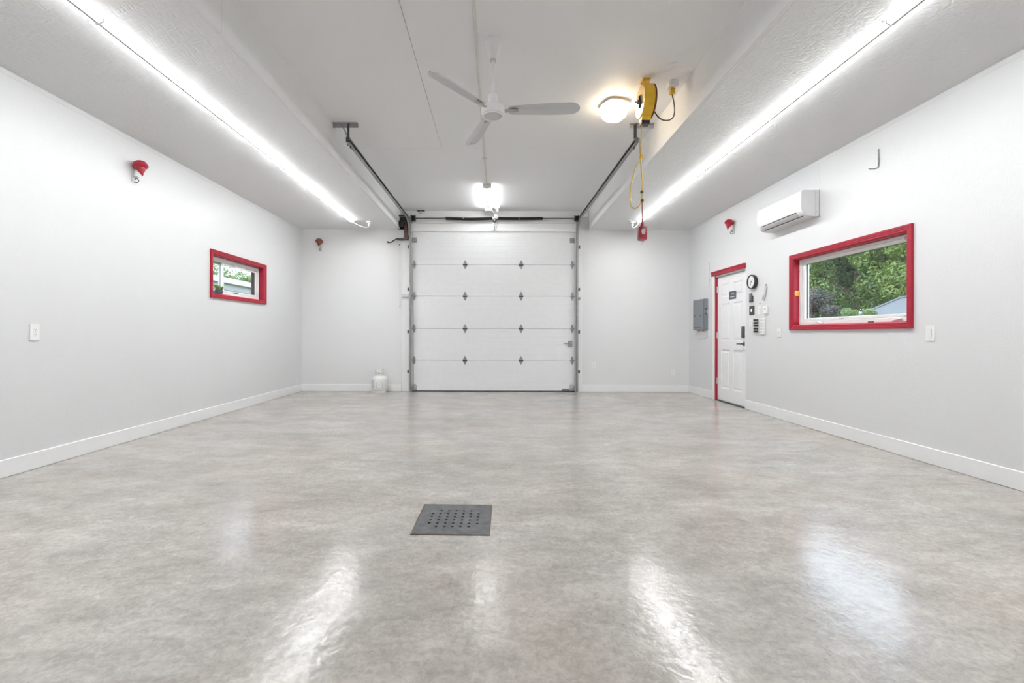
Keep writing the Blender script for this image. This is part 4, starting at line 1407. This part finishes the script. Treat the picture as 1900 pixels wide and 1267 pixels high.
def plate_switch(t, w_, h_, kind):
    MB().box(-w_ / 2, w_ / 2, -0.008, -0.0005, -h_ / 2, h_ / 2, bev=0.003).build('plate', 'white_plastic', t, smooth=False)
    if kind == 'toggle':
        MB().box(-0.006, 0.006, -0.020, -0.0082, -0.004, 0.014, bev=0.002, M=Matrix.Rotation(0.0, 4, 'X')).build('toggle', 'white_plastic', t, smooth=False)
    elif kind == 'rocker':
        MB().box(-0.017, 0.017, -0.0092, -0.0082, -0.034, 0.034).build('switch_well', 'light_grey', t, smooth=False)
        MB().prism([(-0.010, -0.033), (-0.0095, 0.033), (-0.016, 0.033)], -0.0155, 0.0155, 'x').build('rocker', 'white_plastic', t, smooth=False)
    else:
        m = MB().box(-0.017, 0.017, -0.0105, -0.0082, -0.034, 0.034, bev=0.001).build('receptacle', 'white_plastic', t, smooth=False)
        s_ = MB()
        for zz in (-0.018, 0.018):
            s_.box(-0.0075, -0.0055, -0.0112, -0.0106, zz - 0.002, zz + 0.007)
            s_.box(0.0055, 0.0075, -0.0112, -0.0106, zz - 0.002, zz + 0.007)
            s_.box(-0.002, 0.002, -0.0112, -0.0106, zz - 0.009, zz - 0.005)
        s_.build('slots', 'dark_grey', m, smooth=False)
        if kind == 'gfci':
            b_ = MB()
            b_.box(-0.006, 0.006, -0.0115, -0.0106, -0.0035, -0.0005)
            b_.box(-0.006, 0.006, -0.0115, -0.0106, 0.0005, 0.0035)
            b_.build('test_buttons', 'grey_plastic', m, smooth=False)


t = yz('light_switch', 'white light switch between the black square plate and thermostat', 'switch', 6.287, 1.418)
plate_switch(t, 0.072, 0.118, 'rocker')
t = yz('pilot_lamp', 'tiny dark dot sensor above the white light switch', 'sensor', 6.285, 1.513)
MB().lathe([(0, 0.0005), (0.008, 0.0005), (0.006, 0.008), (0, 0.009)], 12, RX_).build('lens', 'dark_grey', t)
t = yz('thermostat', 'white square thermostat right of the light switch', 'thermostat', 6.13, 1.413)
MB().box(-0.045, 0.045, -0.026, -0.0005, -0.055, 0.055, bev=0.006, seg=2).build('case', 'white_plastic', t)
MB().box(-0.022, 0.022, -0.0275, -0.0265, 0.005, 0.035).build('display', 'light_grey', t, smooth=False)
MB().box(-0.045, 0.045, -0.0275, -0.0262, -0.046, -0.040).build('lower_edge', 'grey_plastic', t, smooth=False)
t = yz('key_rack', 'black two-column rack of knobs on the wall right of the door lever', 'rack', 6.345, 1.105)
MB().box(-0.05, 0.045, -0.012, -0.0005, 0, 0.205, bev=0.003).build('back_board', 'white_plastic', t, smooth=False)
k0 = None
for c_ in (-0.028, 0.024):
    for r_ in range(5):
        zz = 0.022 + r_ * 0.040
        if k0 is None:
            k0 = MB().box(-0.020, 0.020, -0.034, -0.0125, -0.014, 0.014, bev=0.004).build('knob', 'black_plastic', t, (c_, 0, zz), smooth=False)
        else:
            q = k0.copy()
            COL.objects.link(q)
            q.location = (c_, 0, zz)
t = yz('button_panel', 'white button panel right beside the black rack', 'control panel', 6.205, 1.085)
MB().box(-0.055, 0.055, -0.016, -0.0005, 0, 0.225, bev=0.004).build('case', 'white_plastic', t, smooth=False)
k0 = None
for c_ in (-0.024, 0.024):
    for r_ in range(5):
        zz = 0.034 + r_ * 0.040
        if k0 is None:
            k0 = MB().box(-0.017, 0.017, -0.0195, -0.0165, -0.013, 0.013, bev=0.001).build('button', 'light_grey', t, (c_, 0, zz), smooth=False)
        else:
            q = k0.copy()
            COL.objects.link(q)
            q.location = (c_, 0, zz)
t = yz('wall_opener', 'pale grey slanted bar bracket right of the clock', 'bracket', 6.16, 1.64)
M = Matrix.Rotation(math.radians(20), 4, 'Y')
MB().box(-0.022, 0.022, -0.024, -0.0005, -0.10, 0.10, bev=0.006, M=M).build('body', 'light_grey', t)
MB().box(-0.012, 0.020, -0.0265, -0.0245, -0.09, -0.02, bev=0.0005, M=M).build('grip', 'grey_plastic', t, smooth=False)
MB().cyl((0.034, -0.02, 0.094), (0.034, -0.012, 0.125), 0.006, 8).build('pivot', 'grey_plastic', t)
t = yz('outlet', 'white wall outlet under the black square plate by the door', 'outlet', 6.505, 1.245)
plate_switch(t, 0.075, 0.11, 'outlet')
t = yz('light_switch', 'white blank-looking switch plate under the left end of the large window', 'switch', 5.852, 1.11)
plate_switch(t, 0.075, 0.122, 'toggle')
t = yz('light_switch', 'white rocker switch plate right of the large window', 'switch', 3.817, 1.095)
plate_switch(t, 0.078, 0.130, 'rocker')
t = yz('wall_screw', 'tiny screw in the wall between the bracket and the large window', 'screw', 5.76, 1.527)
MB().lathe([(0, 0.0005), (0.006, 0.0005), (0.005, 0.006), (0, 0.007)], 10, RX_).build('head', 'grey_plastic', t)
t = thing('outlet', 'white outlet on the left wall near the viewer', 'outlet', (XL, 3.625, 1.088), LEFT)
plate_switch(t, 0.078, 0.132, 'gfci')
t = thing('outlet', 'small white outlet on the end wall just right of the overhead door', 'outlet', (1.839, YB, 0.498))
plate_switch(t, 0.074, 0.118, 'outlet')
t = thing('outlet', 'white outlet low on the end wall near the right corner', 'outlet', (3.337, YB, 0.37))
plate_switch(t, 0.074, 0.118, 'outlet')

# ------------------------------------------------------------------ propane tank
pt = thing('propane_tank', 'white propane tank standing by the end wall left of the overhead door', 'gas tank', (-2.155, 8.41, 0))
MB().lathe([(0.112, 0.001), (0.118, 0.001), (0.122, 0.022), (0.120, 0.046), (0.112, 0.044)], 30).build('foot_ring', 'tank_white', pt)
MB().lathe([(0, 0.028), (0.07, 0.030), (0.118, 0.040), (0.139, 0.060), (0.146, 0.090), (0.146, 0.245), (0.141, 0.272), (0.122, 0.297), (0.085, 0.312), (0.03, 0.32), (0, 0.32)], 36).build('body', 'tank_white', pt)
# collar with two hand slots facing the room
t_ = bmesh.new()
cR, cn_, zs_ = 0.083, 40, [0.312, 0.352, 0.372, 0.402, 0.445]
ringv = []
for rr_ in (cR, cR - 0.004):
    ringv.append([[t_.verts.new((rr_ * math.cos(2 * PI * i / cn_), rr_ * math.sin(2 * PI * i / cn_), z)) for i in range(cn_)] for z in zs_])


def slot(i, j):
    a = 360 * (i + 0.5) / cn_
    return j == 1 and (272 < a < 290 or 294 < a < 312) or j in (1, 2) and 60 < a < 120


for q, g in enumerate(ringv):
    for j in range(len(zs_) - 1):
        for i in range(cn_):
            if slot(i, j):
                continue
            f = (g[j][i], g[j][(i + 1) % cn_], g[j + 1][(i + 1) % cn_], g[j + 1][i])
            t_.faces.new(f if q == 0 else f[::-1])
for j in (0, len(zs_) - 1):
    for i in range(cn_):
        t_.faces.new((ringv[0][j][i], ringv[0][j][(i + 1) % cn_], ringv[1][j][(i + 1) % cn_], ringv[1][j][i]))
m = MB()
m._merge(t_)
m.build('collar', 'tank_white', pt)
m = MB()
m.cyl((0, 0, 0.318), (0, 0, 0.375), 0.022, 12)
m.cyl((0, -0.01, 0.362), (0.012, -0.06, 0.362), 0.020, 12)
m.cyl((0, 0, 0.375), (0, 0, 0.395), 0.030, 10)
m.build('valve', 'black_plastic', pt)
MB().lathe([(0.0836, 0.330), (0.0842, 0.330), (0.0842, 0.405), (0.0836, 0.405)], 10, None, math.radians(215), math.radians(262)).build('collar_label', 'tank_blue', pt)
m = MB()
for z in [0.112 + 0.016 * k for k in range(9)]:
    m.lathe([(0.1462, z), (0.1468, z), (0.1468, z + 0.006), (0.1462, z + 0.006)], 8, None, math.radians(214), math.radians(243))
m.build('warning_print', 'print_grey', pt)
m = MB()
for z0, z1, a0, a1 in ((0.100, 0.104, 263, 306), (0.206, 0.210, 263, 306), (0.100, 0.210, 263, 265), (0.100, 0.210, 304, 306), (0.165, 0.180, 281, 286)):
    m.lathe([(0.1462, z0), (0.1468, z0), (0.1468, z1), (0.1462, z1)], 8, None, math.radians(a0), math.radians(a1))
m.build('label_outline', 'grey_plastic', pt)

# ------------------------------------------------------------------ floor drain
fd = thing('floor_drain', 'square steel floor drain cover with round holes', 'drain', (DX, DY, 0), -0.02)
t_ = bmesh.new()
S, zt, zb_ = 0.0455, 0.0045, 0.0005
HW, HH = 0.2075, 0.2125
holes = set()
for r_ in range(6):
    for c_ in range(7):
        if r_ in (0, 5) and c_ in (0, 6):
            continue
        if r_ == 0 and c_ == 6 or r_ == 5 and c_ == 6:
            continue
        holes.add((c_, r_))
gx0_, gz0_ = -3.5 * S, -3.0 * S


def P3(x, y, z):
    return t_.verts.new((x, y, z))


xs_ = [-HW] + [gx0_ + S * i for i in range(8)] + [HW]
ys_ = [-HH] + [gz0_ + S * i for i in range(7)] + [HH]
for i in range(len(xs_) - 1):
    for j in range(len(ys_) - 1):
        x0, x1, y0, y1 = xs_[i], xs_[i + 1], ys_[j], ys_[j + 1]
        if (i - 1, j - 1) in holes:
            cx0, cy0 = (x0 + x1) / 2, (y0 + y1) / 2
            K = 16
            o_, i_, b_ = [], [], []
            for k in range(K):
                a = 2 * PI * k / K + PI / 4
                c, s = math.cos(a), math.sin(a)
                q = (S / 2) / max(abs(c), abs(s))
                o_.append(P3(cx0 + q * c, cy0 + q * s, zt))
                i_.append(P3(cx0 + 0.0082 * c, cy0 + 0.0082 * s, zt))
                b_.append(P3(cx0 + 0.0082 * c, cy0 + 0.0082 * s, zb_))
            for k in range(K):
                n_ = (k + 1) % K
                t_.faces.new((o_[k], o_[n_], i_[n_], i_[k]))
                t_.faces.new((i_[k], i_[n_], b_[n_], b_[k]))
        else:
            t_.faces.new((P3(x0, y0, zt), P3(x1, y0, zt), P3(x1, y1, zt), P3(x0, y1, zt)))
for a, b in (((-HW, -HH), (HW, -HH)), ((HW, -HH), (HW, HH)), ((HW, HH), (-HW, HH)), ((-HW, HH), (-HW, -HH))):
    t_.faces.new((P3(*a, zb_), P3(*b, zb_), P3(*b, zt), P3(*a, zt)))
bmesh.ops.remove_doubles(t_, verts=t_.verts, dist=1e-5)
m = MB()
m._merge(t_)
m.build('cover_plate', 'drain_steel', fd, smooth=False)
m = MB()
frame_boxes(m, -HW - 0.007, HW + 0.007, 0, 1, 0.005, 0.0, 0.0, 0, 1) if False else None
for x0, x1, y0, y1 in ((-HW - 0.008, -HW - 0.001, -HH - 0.006, HH + 0.006), (HW + 0.001, HW + 0.006, -HH - 0.006, HH + 0.006), (-HW - 0.001, HW + 0.001, -HH - 0.006, -HH - 0.001), (-HW - 0.001, HW + 0.001, HH + 0.001, HH + 0.006)):
    m.box(x0, x1, y0, y1, 0.0004, 0.0036)
m.build('rim', 'rusty_edge', fd, smooth=False)
m = MB()
m.box(-0.175, 0.175, -0.18, 0.18, -0.30, -0.29)
for x0, x1, y0, y1 in ((-0.183, -0.175, -0.188, 0.188), (0.175, 0.183, -0.188, 0.188), (-0.175, 0.175, -0.188, -0.18), (-0.175, 0.175, 0.18, 0.188)):
    m.box(x0, x1, y0, y1, -0.30, -0.005)
m.build('sump', 'pit_black', fd, smooth=False)

# ------------------------------------------------------------------ outdoors
GZ = -0.25
g = MB()
g.box(-60, 70, -30, 90, GZ - 0.2, GZ)
tag(g.build('ground', 'lawn_green', smooth=False), 'grass yard outside the windows', 'lawn', kind='structure')


def leaf_cloud(name, blobs, per, size, m, parent, seed, spread=0.35):
    rs = np.random.RandomState(seed)
    C, R_ = [], []
    for (c, r) in blobs:
        d = rs.normal(size=(per, 3))
        d /= np.linalg.norm(d, axis=1)[:, None]
        rad = r * (1 - spread * rs.rand(per) ** 1.5)
        C.append(np.array(c) + d * rad[:, None])
        R_.append(d)
    C = np.concatenate(C)
    Nn = np.concatenate(R_) + rs.normal(size=C.shape) * 0.55 + np.array([0, 0, 0.45])
    Nn /= np.linalg.norm(Nn, axis=1)[:, None]
    T = np.cross(Nn, rs.normal(size=C.shape))
    T /= np.linalg.norm(T, axis=1)[:, None]
    B_ = np.cross(Nn, T)
    n = len(C)
    L = (size * (0.6 + 0.8 * rs.rand(n)))[:, None]
    Wd = L * 0.42
    drop = -np.abs(rs.rand(n))[:, None] * L * 0.25 * np.array([0, 0, 1])
    v = np.empty((n, 4, 3))
    v[:, 0] = C - T * L * 0.5
    v[:, 1] = C + B_ * Wd * 0.5
    v[:, 2] = C + T * L * 0.5 + drop
    v[:, 3] = C - B_ * Wd * 0.5
    me = bpy.data.meshes.new(name)
    me.vertices.add(n * 4)
    me.vertices.foreach_set('co', v.reshape(-1))
    me.loops.add(n * 4)
    me.loops.foreach_set('vertex_index', np.arange(n * 4, dtype=np.int32))
    me.polygons.add(n)
    me.polygons.foreach_set('loop_start', np.arange(0, n * 4, 4, dtype=np.int32))
    me.polygons.foreach_set('loop_total', np.full(n, 4, dtype=np.int32))
    me.update()
    me.validate()
    me.materials.append(MATS[m])
    o = bpy.data.objects.new(name, me)
    COL.objects.link(o)
    o.parent = parent
    o['kind'] = 'stuff'
    return o


def tree(label, x, y, h, cr, cz, czr, m, seed, nb=46, per=170, size=0.26, lean=0.0, cat='tree', name='tree', group=None):
    t = thing(name, label, cat, (x, y, GZ), 0, group)
    rd = random.Random(seed)
    tr = MB()
    r = 0.045 * h / 2 + 0.06
    pts = [(0, 0, -0.1), (lean * 0.3, 0.05, h * 0.25), (lean * 0.7, 0.0, h * 0.5), (lean, 0.1, h * 0.8)]
    for k in range(3):
        tr.cyl(pts[k], pts[k + 1], r * (1 - 0.25 * k), 8, r * (1 - 0.25 * (k + 1)))
    tips = []
    for k in range(9):
        a = rd.uniform(0, 2 * PI)
        z0 = h * rd.uniform(0.22, 0.6)
        e = (math.cos(a) * cr * 0.75, math.sin(a) * cr * 0.75, z0 + rd.uniform(0.3, 0.9) * czr * 0.8)
        s_ = (lean * 0.5, 0, z0)
        mid_ = ((s_[0] + e[0]) * 0.45, (s_[1] + e[1]) * 0.45, (s_[2] + e[2]) / 2 + 0.1)
        tr.cyl(s_, mid_, r * 0.42, 6, r * 0.30)
        tr.cyl(mid_, e, r * 0.30, 6, r * 0.10)
    tr.build('trunk', 'bark', t)
    blobs = []
    for k in range(nb):
        while True:
            p = Vector((rd.uniform(-1, 1), rd.uniform(-1, 1), rd.uniform(-1, 1)))
            if p.length < 1:
                break
        p *= (0.55 + 0.45 * rd.random()) / max(0.35, p.length) if rd.random() < 0.6 else 1
        blobs.append(((p.x * cr + lean * 0.6, p.y * cr, cz - GZ + p.z * czr), cr * rd.uniform(0.16, 0.30)))
    leaf_cloud('foliage', blobs, per, size, m, t, seed)
    return t


GT = 'trees beyond the large window'
tree('tall green tree with forked dark trunk in the middle of the large window', 18.4, 23.6, 7.5, 3.3, 5.0, 2.9, 'leaf_mid', 11, nb=70, per=520, size=0.15, lean=0.5, group=GT)
tree('leafy yellow-green tree at the right edge of the large window', 18.6, 20.6, 6.5, 1.9, 4.9, 2.2, 'leaf_yellow', 12, nb=54, per=480, size=0.14, group=GT)
tree('dark green tree at the left edge of the large window', 18.6, 27.6, 7.5, 3.0, 4.6, 3.0, 'leaf_dark', 13, nb=66, per=480, size=0.15, group=GT)
tree('mid green tree behind the blue-grey roof', 22.0, 24.0, 8.0, 3.4, 4.8, 3.0, 'leaf_mid', 14, nb=70, per=420, size=0.16, group=GT)
tree('broad dark tree far behind the forked tree', 25.0, 32.5, 9.0, 4.6, 4.8, 4.0, 'leaf_dark', 15, nb=70, per=420, size=0.20, group=GT)
tree('tall dark tree far behind the yellow-green tree', 26.0, 27.0, 9.0, 4.4, 5.2, 4.0, 'leaf_dark', 16, nb=70, per=420, size=0.20, group=GT)
tree('plum-tinted shrub low in the left corner of the large window', 15.2, 21.9, 2.8, 1.15, 2.15, 1.2, 'leaf_plum', 17, nb=34, per=420, size=0.10, cat='shrub', name='shrub')
tree('bright green shrub before the blue-grey roof', 12.3, 15.3, 2.1, 0.62, 1.45, 0.60, 'leaf_mid', 18, nb=28, per=420, size=0.08, cat='shrub', name='shrub')

# neighbour's house, right: hipped blue-grey roof
hr = thing('house', 'low house with blue-grey hipped roof outside the large window', 'house', (17.0, 14.0, GZ))
MB().box(-2.6, 3.0, -5.6, 4.6, 0, 1.5).build('wall', 'house_cream', hr, smooth=False)
t_ = bmesh.new()
rp = [(-3.6, -6.4, 1.25), (-3.6, 5.6, 1.25), (3.6, 5.6, 1.25), (3.6, -6.4, 1.25), (-0.6, -3.0, 2.85), (-0.6, 4.4, 2.85)]
vv = [t_.verts.new(p) for p in rp]
for f in ((0, 1, 5, 4), (1, 2, 5), (2, 3, 4, 5), (3, 0, 4), (3, 2, 1, 0)):
    t_.faces.new([vv[i] for i in f])
bmesh.ops.recalc_face_normals(t_, faces=t_.faces[:])
m = MB()
m._merge(t_)
rf = m.build('roof', 'roof_blue', hr, smooth=False)
MB().tube([(-3.6, 5.6, 1.27), (-0.6, 4.4, 2.87), (-0.6, -3.0, 2.87)], 0.06, 6).build('ridge_cap', 'roof_blue', rf)
MB().box(-3.66, -3.60, -6.4, 5.6, 1.12, 1.26).build('fascia', 'house_siding', hr, smooth=False)
MB().cyl((-0.9, 3.6, 2.6), (-0.9, 3.6, 3.15), 0.05, 8).build('vent_pipe', 'house_fascia', hr)

# neighbour's house, left: lap siding under a white fascia
hl = thing('house', 'blue-grey sided house with white fascia outside the small window', 'house', (-10.6, 18.0, GZ))
MB().box(-4.4, 1.55, -10, 9.0, 0, 3.02).build('wall', 'house_siding', hl, smooth=False)
s0 = None
for k in range(12):
    if s0 is None:
        s0 = MB().prism([(1.552, 0.0), (1.578, 0.0), (1.558, 0.205), (1.552, 0.205)], -10, 9.0, 'y').build('siding_board', 'house_siding', hl, (0, 0, 0.55), smooth=False)
    else:
        q = s0.copy()
        COL.objects.link(q)
        q.location = (0, 0, 0.55 + 0.205 * k)
MB().box(-4.7, 1.68, -10.3, 9.3, 3.02, 3.20, bev=0.015).build('fascia', 'house_fascia', hl, smooth=False)
m = MB()
m.prism([(-4.7, 3.201), (1.66, 3.201), (-1.4, 3.36)], -10.3, 9.3, 'y')
m.build('roof', 'roof_blue', hl, smooth=False)
GL = 'trees beyond the small window'
tree('round green tree behind the sided house, seen in the right pane', -21.5, 37.5, 6.0, 3.6, 4.3, 1.9, 'leaf_mid', 21, nb=50, per=380, size=0.20, group=GL)
tree('green tree behind the sided house, seen in the middle of the right pane', -21.5, 33.5, 5.8, 2.6, 4.3, 1.6, 'leaf_mid', 22, nb=46, per=380, size=0.20, group=GL)
tree('small green tree seen in the left pane of the small window', -21.0, 30.0, 5.0, 1.5, 4.0, 1.3, 'leaf_mid', 23, nb=40, per=340, size=0.18, group=GL)
